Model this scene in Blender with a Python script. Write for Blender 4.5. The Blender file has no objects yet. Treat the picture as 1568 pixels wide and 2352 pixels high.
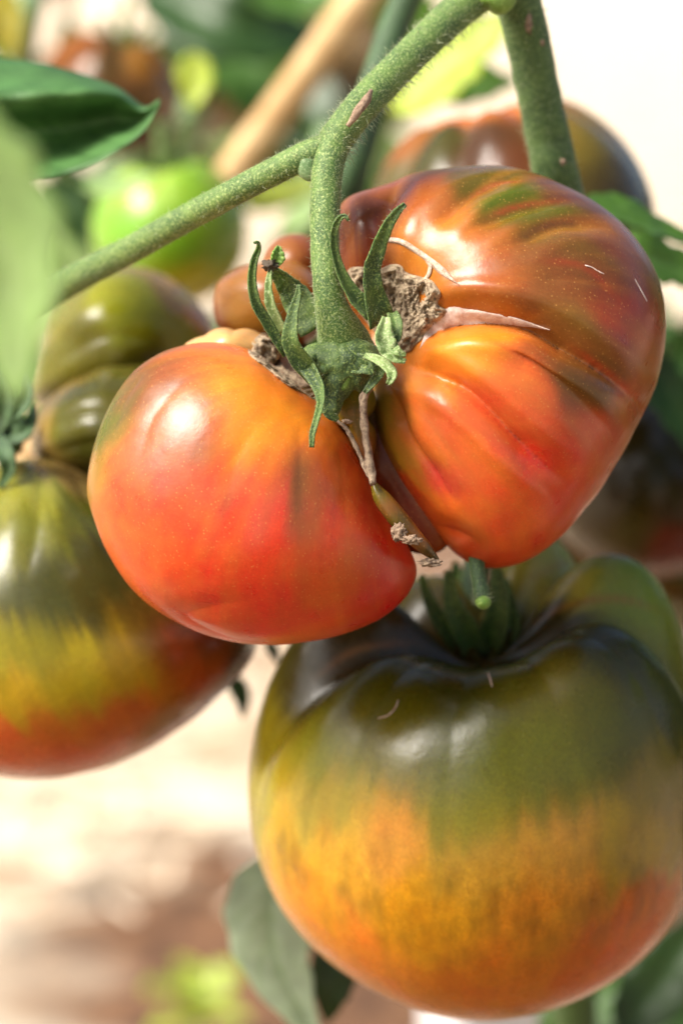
import bpy, bmesh, math, random
import numpy as np
from mathutils import Vector, Matrix, noise
from mathutils.bvhtree import BVHTree

random.seed(7); rng = np.random.default_rng(7)
scene = bpy.context.scene
COL = scene.collection
R_ = math.radians

# ---------------------------------------------------------------- camera
CAM_H, PITCH = 0.50, 10.2
FPX = 7081.0                     # focal length in units of a 1568 x 2352 picture
cam = bpy.data.cameras.new('camera'); camo = bpy.data.objects.new('camera', cam); COL.objects.link(camo)
cam.sensor_fit = 'VERTICAL'; cam.sensor_height = 36.0; cam.lens = 36.0*FPX/2352
cam.clip_start = 0.02; cam.clip_end = 500
camo.location = (0, 0, CAM_H); camo.rotation_euler = (R_(90-PITCH), 0, 0)
cam.dof.use_dof = True; cam.dof.focus_distance = 0.688; cam.dof.aperture_fstop = 7.0
scene.camera = camo
# ---------------------------------------------------------------- world, sun, exposure
SUN = Vector((-0.60, -0.32, 0.73)).normalized()      # direction towards the sun
w = bpy.data.worlds.new('World'); scene.world = w; w.use_nodes = True
nt = w.node_tree; bg = nt.nodes['Background']
sky = nt.nodes.new('ShaderNodeTexSky'); sky.sky_type = 'NISHITA'; sky.sun_disc = False
sky.sun_elevation = math.asin(SUN.z); sky.sun_rotation = math.atan2(SUN.x, SUN.y)
sky.air_density = 1.0; sky.dust_density = 4.0; sky.ozone_density = 1.0
nt.links.new(sky.outputs[0], bg.inputs[0]); bg.inputs[1].default_value = 0.10
sl = bpy.data.lights.new('sun', 'SUN'); sl.energy = 4.6; sl.angle = R_(32); sl.color = (1.0, 0.95, 0.87)
slo = bpy.data.objects.new('sun', sl); COL.objects.link(slo)
slo.rotation_euler = SUN.to_track_quat('Z', 'Y').to_euler(); slo.location = (0, 0, 3)
vs = scene.view_settings; vs.view_transform = 'Standard'; vs.look = 'None'; vs.gamma = 1.0
vs.use_curve_mapping = False; vs.exposure = 0.92
scene.cycles.use_denoising = True
scene.cycles.max_bounces = 8; scene.cycles.sample_clamp_indirect = 6.0

# ---------------------------------------------------------------- helpers: frames
CR = np.array(Matrix.Rotation(R_(90-PITCH), 3, 'X')); CT = np.array((0, 0, CAM_H))
def V(u, v, d):                       # picture position + distance -> view coordinates (x right, y up, z to camera)
    return np.array(((u-784)/FPX*d, -(v-1176)/FPX*d, -d))
def VP(pts): return np.array([V(*p) for p in pts])
def W(p): return np.asarray(p) @ CR.T + CT          # view -> world
def UV(p):                             # view coordinates -> picture position
    d = -p[:, 2]; return np.stack((784+FPX*p[:, 0]/d, 1176-FPX*p[:, 1]/d), 1)
def G(u, v):                           # point of the ground seen at a picture position
    r = W(V(u, v, 1.0))-CT; return CT + r*(-CT[2]/r[2])
def to_view(p): return (np.asarray(p)-CT) @ CR
def lin(c):
    c = np.asarray(c, float)/255.0
    return np.where(c <= .04045, c/12.92, ((c+.055)/1.055)**2.4)
def smooth(a, b, x):
    t = np.clip((x-a)/(b-a), 0, 1); return t*t*(3-2*t)
def spline(pts, n):                    # Catmull-Rom through points (any dimension)
    P = np.asarray(pts, float)
    P = np.vstack((2*P[0]-P[1], P, 2*P[-1]-P[-2])); m = len(P)-3
    t = np.linspace(0, m, n); i = np.minimum(t.astype(int), m-1); f = (t-i)[:, None]
    a, b, c, d = P[i], P[i+1], P[i+2], P[i+3]
    return .5*(2*b+(c-a)*f+(2*a-5*b+4*c-d)*f**2+(3*b-a-3*c+d)*f**3)

# ---------------------------------------------------------------- helpers: objects
def root(name, label, cat, at, group=None):          # an Empty at the thing's base; at in view coordinates
    o = bpy.data.objects.new(name, None); COL.objects.link(o); o.location = W(at)
    o.empty_display_size = .01
    o['label'] = label; o['category'] = cat
    if group: o['group'] = group
    return o
def mesh(name, verts, faces, mat, parent=None, view=True, attrs=None, solid=0, kind=None, label=None, smooth_=True, depth2=None):
    v = W(verts) if view else np.asarray(verts, float)
    if parent is not None:
        par, off = parent, np.zeros(3)
        while par is not None: off += np.array(par.location); par = par.parent
        v = v-off
    me = bpy.data.meshes.new(name)
    if isinstance(faces, np.ndarray):
        k = faces.shape[1]; nf = len(faces)
        me.vertices.add(len(v)); me.vertices.foreach_set('co', v.astype(np.float32).ravel())
        me.loops.add(nf*k); me.loops.foreach_set('vertex_index', faces.astype(np.int32).ravel())
        me.polygons.add(nf); me.polygons.foreach_set('loop_start', (np.arange(nf)*k).astype(np.int32))
        me.update(calc_edges=True); me.validate()
    else:
        me.from_pydata([tuple(p) for p in v], [], faces)
    if smooth_: me.polygons.foreach_set('use_smooth', [True]*len(me.polygons))
    for nm, arr in (attrs or {}).items():
        arr = np.asarray(arr, np.float32)
        if arr.ndim == 1:
            a = me.attributes.new(nm, 'FLOAT', 'POINT'); a.data.foreach_set('value', arr)
        elif nm == 'pig':
            a = me.color_attributes.new(nm, 'FLOAT_COLOR', 'POINT')
            a.data.foreach_set('color', np.hstack((arr, np.ones((len(arr), 1), np.float32))).ravel())
        else:
            a = me.attributes.new(nm, 'FLOAT_VECTOR', 'POINT'); a.data.foreach_set('vector', arr.ravel())
    me.materials.append(mat); me.update()
    o = bpy.data.objects.new(name, me); COL.objects.link(o)
    if parent is not None: o.parent = parent
    if solid:
        m = o.modifiers.new('thickness', 'SOLIDIFY'); m.thickness = solid; m.offset = 0
    if kind: o['kind'] = kind
    if label: o['label'] = label
    return o
def gridfaces(n, m, close=False):      # n rows of m points
    i = np.arange(n-1)[:, None]; j = np.arange(m if close else m-1)[None, :]; j2 = (j+1) % m
    return np.stack(np.broadcast_arrays(i*m+j, i*m+j2, (i+1)*m+j2, (i+1)*m+j), -1).reshape(-1, 4)
def vnoise(p, s, seed=0.0):
    return np.array([noise.noise(Vector((q[0]*s+seed, q[1]*s+seed*.7, q[2]*s-seed))) for q in p])

# ---------------------------------------------------------------- materials
def mat(name):
    m = bpy.data.materials.new(name); m.use_nodes = True
    t = m.node_tree; b = t.nodes['Principled BSDF']
    return m, t, b, (lambda ty, **k: node(t, ty, k)), t.links.new
def node(t, ty, k):
    n = t.nodes.new('ShaderNode'+ty)
    for a, val in k.items():
        if a.startswith('i_'): n.inputs[int(a[2:]) if a[2:].isdigit() else a[2:].replace('_', ' ')].default_value = val
        else: setattr(n, a, val)
    return n
def ramp(t, lo, hi, c0=(0, 0, 0, 1), c1=(1, 1, 1, 1)):
    n = t.nodes.new('ShaderNodeValToRGB'); e = n.color_ramp.elements
    e[0].position, e[1].position = lo, hi; e[0].color, e[1].color = c0, c1
    return n
def mixc(t, blend='MIX', fac=None):
    n = t.nodes.new('ShaderNodeMix'); n.data_type = 'RGBA'; n.blend_type = blend
    if fac is not None: n.inputs[0].default_value = fac
    return n                            # inputs 0 fac, 6 A, 7 B ; output 2
ALB = .72                               # the listed plant colours are as seen; their albedo is lower
def rgba(c, k=1.0): return tuple(np.clip(lin(c)*k*ALB, 0, 1))+(1,)

def skin_material(name, rough=.24, streak=(60, 52, 14), streak_amt=.8, dots=.5, sss=.12, K=1.0, grain=.5, warm=.0):
    m, t, b, N, L = mat(name)
    pig = N('Attribute', attribute_name='pig'); flow = N('Attribute', attribute_name='flow'); olv = N('Attribute', attribute_name='olive')
    tc = N('TexCoord')
    n1 = N('TexNoise', i_Scale=1.0*K, i_Detail=5.0, i_Roughness=.65); L(flow.outputs['Vector'], n1.inputs['Vector'])
    r1 = ramp(t, .40, .72); L(n1.outputs[0], r1.inputs[0])
    gr = N('TexNoise', i_Scale=1500.0, i_Detail=3.0, i_Roughness=.7); L(tc.outputs['Object'], gr.inputs['Vector'])
    g2 = ramp(t, .35, .68); L(gr.outputs[0], g2.inputs[0])
    mul = N('Math', operation='MULTIPLY'); L(r1.outputs[0], mul.inputs[0]); L(olv.outputs['Fac'], mul.inputs[1])
    ga = N('Math', operation='MULTIPLY_ADD'); L(g2.outputs[0], ga.inputs[0]); ga.inputs[1].default_value = .55; ga.inputs[2].default_value = .55
    mul2 = N('Math', operation='MULTIPLY'); L(mul.outputs[0], mul2.inputs[0]); L(ga.outputs[0], mul2.inputs[1])
    mul3 = N('Math', operation='MULTIPLY', use_clamp=True); L(mul2.outputs[0], mul3.inputs[0]); mul3.inputs[1].default_value = streak_amt
    mx = mixc(t); L(mul3.outputs[0], mx.inputs[0]); L(pig.outputs['Color'], mx.inputs[6]); mx.inputs[7].default_value = rgba(streak)
    nw = N('TexNoise', i_Scale=.55*K, i_Detail=4.0, i_Roughness=.6); ofs = N('VectorMath', operation='ADD'); ofs.inputs[1].default_value = (7.3, 2.1, 4.4)
    L(flow.outputs['Vector'], ofs.inputs[0]); L(ofs.outputs[0], nw.inputs['Vector']); rw = ramp(t, .48, .72); L(nw.outputs[0], rw.inputs[0])
    wm = N('Math', operation='MULTIPLY'); L(rw.outputs[0], wm.inputs[0]); wm.inputs[1].default_value = warm
    mw = mixc(t); L(wm.outputs[0], mw.inputs[0]); L(mx.outputs[2], mw.inputs[6]); mw.inputs[7].default_value = rgba((230, 140, 48)); mx = mw
    # soft blotches of slightly different hue
    n3 = N('TexNoise', i_Scale=120.0, i_Detail=3.0); L(tc.outputs['Object'], n3.inputs['Vector'])
    hs = N('HueSaturation'); L(mx.outputs[2], hs.inputs['Color'])
    ma = N('Math', operation='MULTIPLY_ADD'); L(n3.outputs[0], ma.inputs[0]); ma.inputs[1].default_value = .03; ma.inputs[2].default_value = .487
    L(ma.outputs[0], hs.inputs['Hue'])
    mb = N('Math', operation='MULTIPLY_ADD'); L(gr.outputs[0], mb.inputs[0]); mb.inputs[1].default_value = grain; mb.inputs[2].default_value = 1-grain*.5
    L(mb.outputs[0], hs.inputs['Value'])
    vo = N('TexVoronoi', i_Scale=1150.0); L(tc.outputs['Object'], vo.inputs['Vector'])
    rv = ramp(t, .06, .30, (1, 1, 1, 1), (0, 0, 0, 1)); L(vo.outputs['Distance'], rv.inputs[0])
    pick = ramp(t, .3, .8); L(vo.outputs['Color'], pick.inputs[0])
    dm = N('Math', operation='MULTIPLY'); L(rv.outputs[0], dm.inputs[0]); L(pick.outputs[0], dm.inputs[1])
    dm2 = N('Math', operation='MULTIPLY'); L(dm.outputs[0], dm2.inputs[0]); dm2.inputs[1].default_value = dots
    m2 = mixc(t); L(dm2.outputs[0], m2.inputs[0]); L(hs.outputs[0], m2.inputs[6]); m2.inputs[7].default_value = rgba((236, 176, 96))
    L(m2.outputs[2], b.inputs['Base Color'])
    b.inputs['Roughness'].default_value = rough
    rr = N('Math', operation='MULTIPLY_ADD'); L(n3.outputs[0], rr.inputs[0]); rr.inputs[1].default_value = .32; rr.inputs[2].default_value = rough-.15
    L(rr.outputs[0], b.inputs['Roughness'])
    b.inputs['IOR'].default_value = 1.43
    b.inputs['Subsurface Weight'].default_value = sss; b.inputs['Subsurface Radius'].default_value = (1.0, .35, .12); b.inputs['Subsurface Scale'].default_value = .004
    nb = N('TexNoise', i_Scale=900.0, i_Detail=2.0); L(tc.outputs['Object'], nb.inputs['Vector'])
    bp = N('Bump', i_Strength=.10, i_Distance=.0003); L(nb.outputs[0], bp.inputs['Height'])
    nb2 = N('TexNoise', i_Scale=95.0, i_Detail=2.0); L(tc.outputs['Object'], nb2.inputs['Vector'])
    bp2 = N('Bump', i_Strength=.16, i_Distance=.002); L(nb2.outputs[0], bp2.inputs['Height']); L(bp.outputs[0], bp2.inputs['Normal'])
    L(bp2.outputs[0], b.inputs['Normal'])
    return m
SKIN_RED = skin_material('ripening_skin', rough=.30, streak=(132, 84, 44), streak_amt=.75, dots=.42, warm=.28)
SKIN_OLIVE = skin_material('olive_skin', rough=.27, streak=(52, 46, 12), streak_amt=.65, dots=.05, K=.9, grain=1.3)
SKIN_FAR = skin_material('distant_skin', rough=.24, streak=(70, 60, 15), streak_amt=.6, dots=0)

def stem_material(name, base, pale, dark, sc=1.0):
    m, t, b, N, L = mat(name); tc = N('TexCoord')
    n1 = N('TexNoise', i_Scale=1900.0*sc, i_Detail=3.0, i_Roughness=.75); L(tc.outputs['Object'], n1.inputs['Vector'])
    r1 = ramp(t, .5, .66); L(n1.outputs[0], r1.inputs[0])
    n2 = N('TexNoise', i_Scale=160.0*sc, i_Detail=4.0); L(tc.outputs['Object'], n2.inputs['Vector'])
    r2 = ramp(t, .38, .66, rgba(dark), rgba(base)); L(n2.outputs[0], r2.inputs[0])
    mx = mixc(t); L(r1.outputs[0], mx.inputs[0]); L(r2.outputs[0], mx.inputs[6]); mx.inputs[7].default_value = rgba(pale)
    L(mx.outputs[2], b.inputs['Base Color']); b.inputs['Roughness'].default_value = .6
    b.inputs['Sheen Weight'].default_value = .2; b.inputs['Sheen Roughness'].default_value = .4; b.inputs['Sheen Tint'].default_value = (.8, .95, .6, 1)
    bp = N('Bump', i_Strength=.6, i_Distance=.0004); L(n1.outputs[0], bp.inputs['Height']); L(bp.outputs[0], b.inputs['Normal'])
    b.inputs['Subsurface Weight'].default_value = .1; b.inputs['Subsurface Radius'].default_value = (.5, 1, .2); b.inputs['Subsurface Scale'].default_value = .002
    return m
STEM = stem_material('fuzzy_stem', (104, 136, 54), (176, 194, 116), (64, 100, 34))
STEM_M = stem_material('thick_stem', (76, 108, 44), (136, 160, 88), (46, 80, 28))
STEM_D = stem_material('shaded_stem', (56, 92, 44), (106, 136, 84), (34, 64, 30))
STEM_P = stem_material('pale_stem', (140, 172, 118), (176, 200, 150), (110, 146, 90))
SEPAL = stem_material('sepal_green', (78, 106, 34), (136, 156, 78), (40, 68, 20))
SEPAL_P = stem_material('sepal_pale', (150, 172, 104), (196, 208, 156), (104, 132, 62))
LIME = stem_material('lime_tissue', (128, 164, 62), (168, 196, 104), (96, 138, 40))

def hair_material():
    m, t, b, N, L = mat('plant_hair'); b.inputs['Base Color'].default_value = rgba((206, 214, 168)); b.inputs['Roughness'].default_value = .4
    b.inputs['Transmission Weight'].default_value = .25
    return m
HAIR = hair_material()

def leaf_material(name, top, vein, under, transl=.35, rough=.42):
    m, t, b, N, L = mat(name); tc = N('TexCoord'); at = N('Attribute', attribute_name='leaf')
    n1 = N('TexNoise', i_Scale=120.0, i_Detail=4.0); L(tc.outputs['Object'], n1.inputs['Vector'])
    r1 = ramp(t, .3, .7, rgba(top, .75), rgba(top, 1.2)); L(n1.outputs[0], r1.inputs[0])
    mx = mixc(t); L(at.outputs['Fac'], mx.inputs[0]); L(r1.outputs[0], mx.inputs[6]); mx.inputs[7].default_value = rgba(vein)
    geo = N('NewGeometry'); m2 = mixc(t); L(geo.outputs['Backfacing'], m2.inputs[0]); L(mx.outputs[2], m2.inputs[6])
    m3 = mixc(t, fac=.35); m3.inputs[6].default_value = rgba(under); L(mx.outputs[2], m3.inputs[7]); L(m3.outputs[2], m2.inputs[7])
    L(m2.outputs[2], b.inputs['Base Color']); b.inputs['Roughness'].default_value = rough
    bp = N('Bump', i_Strength=.5, i_Distance=.0012); L(n1.outputs[0], bp.inputs['Height']); L(bp.outputs[0], b.inputs['Normal'])
    tr = N('BsdfTranslucent'); hs = N('HueSaturation', i_Hue=.475, i_Saturation=1.25, i_Value=1.6); L(m2.outputs[2], hs.inputs['Color']); L(hs.outputs[0], tr.inputs[0])
    ms = N('MixShader'); ms.inputs[0].default_value = transl
    L(b.outputs[0], ms.inputs[1]); L(tr.outputs[0], ms.inputs[2]); L(ms.outputs[0], t.nodes['Material Output'].inputs[0])
    return m
LEAF = leaf_material('leaf_green', (84, 126, 38), (110, 150, 84), (130, 158, 112))
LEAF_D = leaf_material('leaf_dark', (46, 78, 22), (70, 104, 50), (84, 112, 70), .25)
LEAF_L = leaf_material('leaf_light', (180, 212, 140), (196, 216, 164), (186, 210, 160), .5)
LEAF_Y = leaf_material('leaf_yellow', (196, 190, 60), (214, 206, 110), (200, 196, 110), .5)
LEAF_LIME = leaf_material('leaf_lime', (206, 226, 96), (216, 230, 140), (200, 220, 120), .5)
LEAF_U = leaf_material('leaf_underside', (206, 226, 196), (170, 200, 150), (206, 222, 200), .35, .5)
LEAF_B = leaf_material('leaf_withered', (96, 74, 34), (120, 92, 44), (104, 82, 44), .25)

def rough_material(name, a, bcol, sc, rough=.85, bump=.8, dist=.0006, lo=.35, hi=.65):
    m, t, b, N, L = mat(name); tc = N('TexCoord')
    n1 = N('TexNoise', i_Scale=sc, i_Detail=8.0, i_Roughness=.7); L(tc.outputs['Object'], n1.inputs['Vector'])
    r1 = ramp(t, lo, hi, rgba(a), rgba(bcol)); L(n1.outputs[0], r1.inputs[0]); L(r1.outputs[0], b.inputs['Base Color'])
    b.inputs['Roughness'].default_value = rough
    bp = N('Bump', i_Strength=bump, i_Distance=dist); L(n1.outputs[0], bp.inputs['Height']); L(bp.outputs[0], b.inputs['Normal'])
    return m
ALB = .85
CORK = rough_material('cork', (104, 78, 56), (198, 176, 144), 700, bump=1.0, dist=.0008, lo=.36, hi=.58)
CORK_D = rough_material('cork_dark', (84, 62, 48), (172, 150, 124), 900)
SCAR = rough_material('scar_white', (160, 126, 98), (222, 202, 184), 700, rough=.8, bump=.7)
SCAR_M = rough_material('scar_mauve', (196, 160, 144), (236, 220, 208), 420, rough=.8, bump=.9)
CANE = rough_material('cane', (190, 148, 96), (230, 200, 150), 60, rough=.5)
DRY = rough_material('dry_tissue', (104, 78, 60), (172, 146, 120), 900)
ALB = 1.0
STRAW = rough_material('straw', (206, 182, 150), (240, 226, 204), 40, rough=.7)
POST = rough_material('white_paint', (206, 202, 204), (226, 222, 222), 50, rough=.5, bump=.2)
def speck_black():
    m, t, b, N, L = mat('withered_tip'); b.inputs['Base Color'].default_value = rgba((70, 58, 44)); b.inputs['Roughness'].default_value = .8
    return m
TIP = speck_black()

# ---------------------------------------------------------------- fruit skin builders
_ico = {}
def ico(n):
    if n not in _ico:
        bm = bmesh.new(); bmesh.ops.create_icosphere(bm, subdivisions=n, radius=1.0)
        v = np.array([x.co[:] for x in bm.verts]); f = np.array([[q.index for q in x.verts] for x in bm.faces]); bm.free(); _ico[n] = (v, f)
    return _ico[n]
def vnormals(v, f):
    a = v[f[:, 0]]; fn = np.cross(v[f[:, 1]]-a, v[f[:, 2]]-a)
    n = np.zeros_like(v)
    for k in range(f.shape[1]): np.add.at(n, f[:, k], fn)
    return n/np.maximum(np.linalg.norm(n, axis=1, keepdims=True), 1e-12)
def lobe(outline, center, d, wf, wb, sub=6, e=1.0, lean=0.0, tilt=(0, 0)):
    """A closed rounded lobe whose outline, seen from the front, is the given one; wf / wb its depth in metres."""
    O = np.asarray(outline, float)-np.asarray(center)
    ang = np.arctan2(-O[:, 1], O[:, 0]); rad = np.hypot(O[:, 0], O[:, 1]); o = np.argsort(ang); ang, rad = ang[o], rad[o]
    A = np.concatenate((ang-2*np.pi, ang, ang+2*np.pi)); Rr = np.tile(rad, 3)
    g = np.linspace(-np.pi, np.pi, 720, endpoint=False); Rg = np.interp(g, A, Rr)
    k = np.exp(-(np.arange(-20, 21)/7.0)**2); k /= k.sum()
    Rg = np.convolve(np.concatenate((Rg[-20:], Rg, Rg[:20])), k, 'valid')
    n, f = ico(sub); n = n.copy()
    rho = np.hypot(n[:, 0], n[:, 1]); a = np.arctan2(n[:, 1], n[:, 0])
    R = np.interp(a, np.concatenate((g, [np.pi])), np.concatenate((Rg, Rg[:1])))
    Rm = Rg.mean(); s = smooth(0, 1, rho); R = Rm*(1-s)+R*s
    k = d/FPX; re = rho**e/np.maximum(rho, 1e-9)
    c = V(center[0], center[1], d)
    p = np.stack((R*n[:, 0]*re*k, R*n[:, 1]*re*k, np.where(n[:, 2] > 0, wf, wb)*n[:, 2]), 1)
    p[:, 2] += tilt[0]*p[:, 0]+tilt[1]*p[:, 1]
    return p+c, f
def on_surface(v, f, pts):             # picture positions -> points on the visible side
    bv = BVHTree.FromPolygons(v.tolist(), f.tolist()); out = []
    for p in pts:
        dr = Vector(V(p[0], p[1], 1.0)).normalized(); h = bv.ray_cast(Vector((0, 0, 0)), dr)[0]
        if h is None:
            uv = UV(v); h = v[np.argmin((uv[:, 0]-p[0])**2+(uv[:, 1]-p[1])**2)]
        out.append(np.array(h))
    return np.array(out)
def grooves(v, f, gs):                 # gs: (polyline, depth mm, width px)
    for poly, dep, wid in gs:
        nrm = vnormals(v, f)
        P = on_surface(v, f, spline(poly, 130))
        m = len(P); t = np.linspace(0, 1, m); tap = np.minimum(1, np.minimum(t*4+.25, (1-t)*3+.02))
        best = np.full(len(v), 1e9); amp = np.zeros(len(v))
        for a in range(m):
            dd = np.sum((v-P[a])**2, 1); q = dd < best; best[q] = dd[q]; amp[q] = tap[a]
        s = wid*1.0e-4
        x = np.sqrt(best)/s
        v = v-nrm*(amp*dep*1.25e-3*np.exp(-x**1.15))[:, None]+nrm*(amp*dep*.22e-3*np.exp(-((x-2.1)/.8)**2))[:, None]
    return v
def jitter(v, fl, dirs, amp, ls=.35, seed=0.0):      # ragged, streaky borders between colours, drawn out from the stalk
    nz = np.array([noise.fractal(Vector((q[0]*.9+seed, q[1]*.9, q[2]*ls+seed)), .8, 2.1, 4) for q in fl])
    return v+dirs*(nz*amp)[:, None]
def paint(v, f, blobs, strokes=(), base=None, vj=None, tint=(.86, .84, .50)):
    """pigment of the skin: soft patches and streaks of colour at points of the surface"""
    S = on_surface(v, f, [(b[0], b[1]) for b in blobs]); v0 = v; v = v if vj is None else vj
    num = np.zeros((len(v), 3)); den = np.full(len(v), 1e-9); num2 = np.zeros((len(v), 3)); den2 = np.full(len(v), 1e-12)
    for b, s in zip(blobs, S):
        d2 = np.sum((v-s)**2, 1); r = b[2]*1e-4; wg = np.exp(-d2/r**2)
        num += wg[:, None]*lin(b[3]); den += wg
        w2 = 1/(d2+1e-5)**2; num2 += w2[:, None]*lin(b[3]); den2 += w2
    k = (den/(den+.06))[:, None]
    c = (num/den[:, None])*k+(num2/den2[:, None])*(1-k)
    for poly, wid, colr, amt in strokes:
        P = on_surface(v0, f, spline(poly, 24)); m = len(P); t = np.linspace(0, 1, m); tap = np.minimum(1, np.minimum(t*3+.05, (1-t)*3+.05))
        wt = np.zeros(len(v))
        for a in range(m):
            wt = np.maximum(wt, tap[a]*np.exp(-np.sum((v0*.85+v*.15-P[a])**2, 1)/(wid*1e-4)**2))
        c = c*(1-amt*wt[:, None])+lin(colr)*amt*wt[:, None]
    return c*np.array(tint)
def flow(v, pole, axis, K=9.0, L=22.0):
    ax = np.asarray(axis, float); ax /= np.linalg.norm(ax)
    t1 = np.cross(ax, (0.3, 1, .2)); t1 /= np.linalg.norm(t1); t2 = np.cross(ax, t1)
    r = v-pole; x, y = r@t1, r@t2; h = np.hypot(x, y)+1e-6
    return np.stack((K*x/h, K*y/h, L*np.linalg.norm(r, axis=1)), 1)
def ribbed(center, Rpx, d, axis, zs=.95, cav=.30, cavw=.30, ribs=(), nl=220, nt=120, e=.9, spin=0.0, bottom=1.0, lifts=()):
    """A ribbed tomato about its stem axis (view coordinates). ribs: (longitude deg, depth, width deg)"""
    c = V(center[0], center[1], d); Rm = Rpx*d/FPX
    ax = np.asarray(axis, float); ax /= np.linalg.norm(ax)
    fwd = np.array((0, 0, 1.0))-ax*ax[2]; fwd /= np.linalg.norm(fwd); rt = np.cross(ax, fwd)      # longitude 0 faces the camera
    t = np.linspace(0.002, np.pi-.002, nt)[:, None]; lo = np.linspace(-np.pi, np.pi, nl, endpoint=False)[None, :]
    rho = np.sin(t)**e; z = zs*np.cos(t)*np.where(t > np.pi/2, bottom, 1.0)
    g = np.zeros_like(lo); lift = np.zeros_like(lo)
    for a, dep, wd in ribs:
        x = (np.degrees(lo)-a+180) % 360-180
        g = g+dep*np.exp(-np.abs(x/wd)**1.4)
    wt = np.exp(-((t-.55)/.75)**2)
    rr = rho*(1-g*wt*.55); zz = z-cav*np.exp(-(rho/cavw)**2)*(t < np.pi/2)-g*wt*.55*np.maximum(np.cos(t), 0)
    for am, la, wd, zl in lifts:
        x = (np.degrees(lo)-la+180) % 360-180; lf_ = 1+am*np.exp(-(x/wd)**2)*np.exp(-((t-.5)/.6)**2)*smooth(.05, .35, t); rr = rr*lf_; zz = zz*lf_+zl*np.exp(-(x/wd)**2)*np.exp(-((t-.5)/.55)**2)*smooth(.08, .4, t)
    rr = rr*(1+.012*np.sin(3*lo+1)+.01*np.sin(5*lo+2.2))
    P = c+Rm*((rr*np.cos(lo))[..., None]*fwd+(rr*np.sin(lo))[..., None]*rt+(zz+0*lo)[..., None]*ax)
    v = P.reshape(-1, 3); f = gridfaces(nt, nl, True)[:, ::-1]
    top = c+ax*Rm*(zs-cav); bot = c-ax*Rm*zs*bottom
    fl = np.stack((9*np.cos(lo)+0*t, 9*np.sin(lo)+0*t, 1.1*t+0*lo), -1).reshape(-1, 3)
    return v, f, fl, c, ax, Rm, top

# ---------------------------------------------------------------- tubes, ribbons, leaves, hairs
def tube_geo(pts, radii, n=40, seg=16, bump=0.0, seed=0, cap=True):
    """pts (u, v, d); radii in px at that distance"""
    P = spline(VP(pts), n); r = spline(np.array(radii, float)[:, None], n)[:, 0]*(-P[:, 2])/FPX
    return tube_view(P, r, seg, bump, seed)
def tube_view(P, r, seg=16, bump=0.0, seed=0):
    n = len(P); T = np.gradient(P, axis=0); T /= np.linalg.norm(T, axis=1, keepdims=True)
    N0 = np.cross(T[0], (0.1, 0.2, 1.0)); N0 /= np.linalg.norm(N0); rows = []
    for i in range(n):
        N0 = N0-T[i]*np.dot(N0, T[i]); N0 /= np.linalg.norm(N0); B = np.cross(T[i], N0)
        a = np.linspace(0, 2*np.pi, seg, endpoint=False)
        rad = r[i]*np.ones(seg)
        if bump:
            rad = rad*(1+bump*np.array([noise.noise(Vector((math.cos(q)*1.5+seed, math.sin(q)*1.5, i*.35+seed))) for q in a]))
        rows.append(P[i]+np.outer(np.cos(a)*rad, N0)+np.outer(np.sin(a)*rad, B))
    v = np.vstack(rows); f = gridfaces(n, seg, True).tolist()
    v = np.vstack((v, P[0], P[-1])); k = n*seg
    for j in range(seg):
        f.append([k, (j+1) % seg, j]); f.append([k+1, (n-1)*seg+j, (n-1)*seg+(j+1) % seg])
    f = [q if len(q) == 4 else q for q in f]
    return v, f, P, r
def tube(name, pts, radii, material, parent, n=40, seg=16, bump=.04, seed=1, kind=None, label=None):
    v, f, P, r = tube_geo(pts, radii, n, seg, bump, seed)
    o = mesh(name, v, f, material, parent, kind=kind, label=label)
    return o, P, r
def hair_geo(P, r, count, lmin, lmax, thick=.00006, side=None, droop=0.0, tr=(0, 1)):
    vs, fs = [], []; n = len(P); T = np.gradient(P, axis=0); T /= np.linalg.norm(T, axis=1, keepdims=True)
    for k in range(count):
        x = random.uniform(tr[0], tr[1])*(n-1); i = min(int(x), n-2); fr = x-i
        c = P[i]*(1-fr)+P[i+1]*fr; rad = r[i]*(1-fr)+r[i+1]*fr; t = T[i]
        q = rng.normal(size=3)
        if side is not None: q = q*.45+np.asarray(side)
        q -= t*np.dot(q, t); q /= np.linalg.norm(q)
        L = random.uniform(lmin, lmax); dr = q+rng.normal(size=3)*.35; dr /= np.linalg.norm(dr)
        b = c+q*rad*.97; s1 = np.cross(dr, t); s1 /= np.linalg.norm(s1)+1e-9; s2 = np.cross(dr, s1)
        mid = b+dr*L*.6; tip = b+dr*L+rng.normal(size=3)*L*.15+np.array((0, -droop*L, 0))
        base = len(vs)
        for cc, th in ((b, thick), (mid, thick*.7)):
            for aa in (0, 2.094, 4.189): vs.append(cc+th*(math.cos(aa)*s1+math.sin(aa)*s2))
        vs.append(tip)
        for j in range(3):
            j2 = (j+1) % 3
            fs += [[base+j, base+j2, base+3+j2], [base+j, base+3+j2, base+3+j], [base+3+j, base+3+j2, base+6]]
    return vs, fs
class Hairs:
    def __init__(s): s.v, s.f = [], []
    def add(s, vf):
        k = len(s.v); s.v += list(vf[0]); s.f += [[i+k for i in q] for q in vf[1]]
    def build(s, parent): return mesh('fine_hair', np.array(s.v), s.f, HAIR, parent, kind='stuff')
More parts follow.
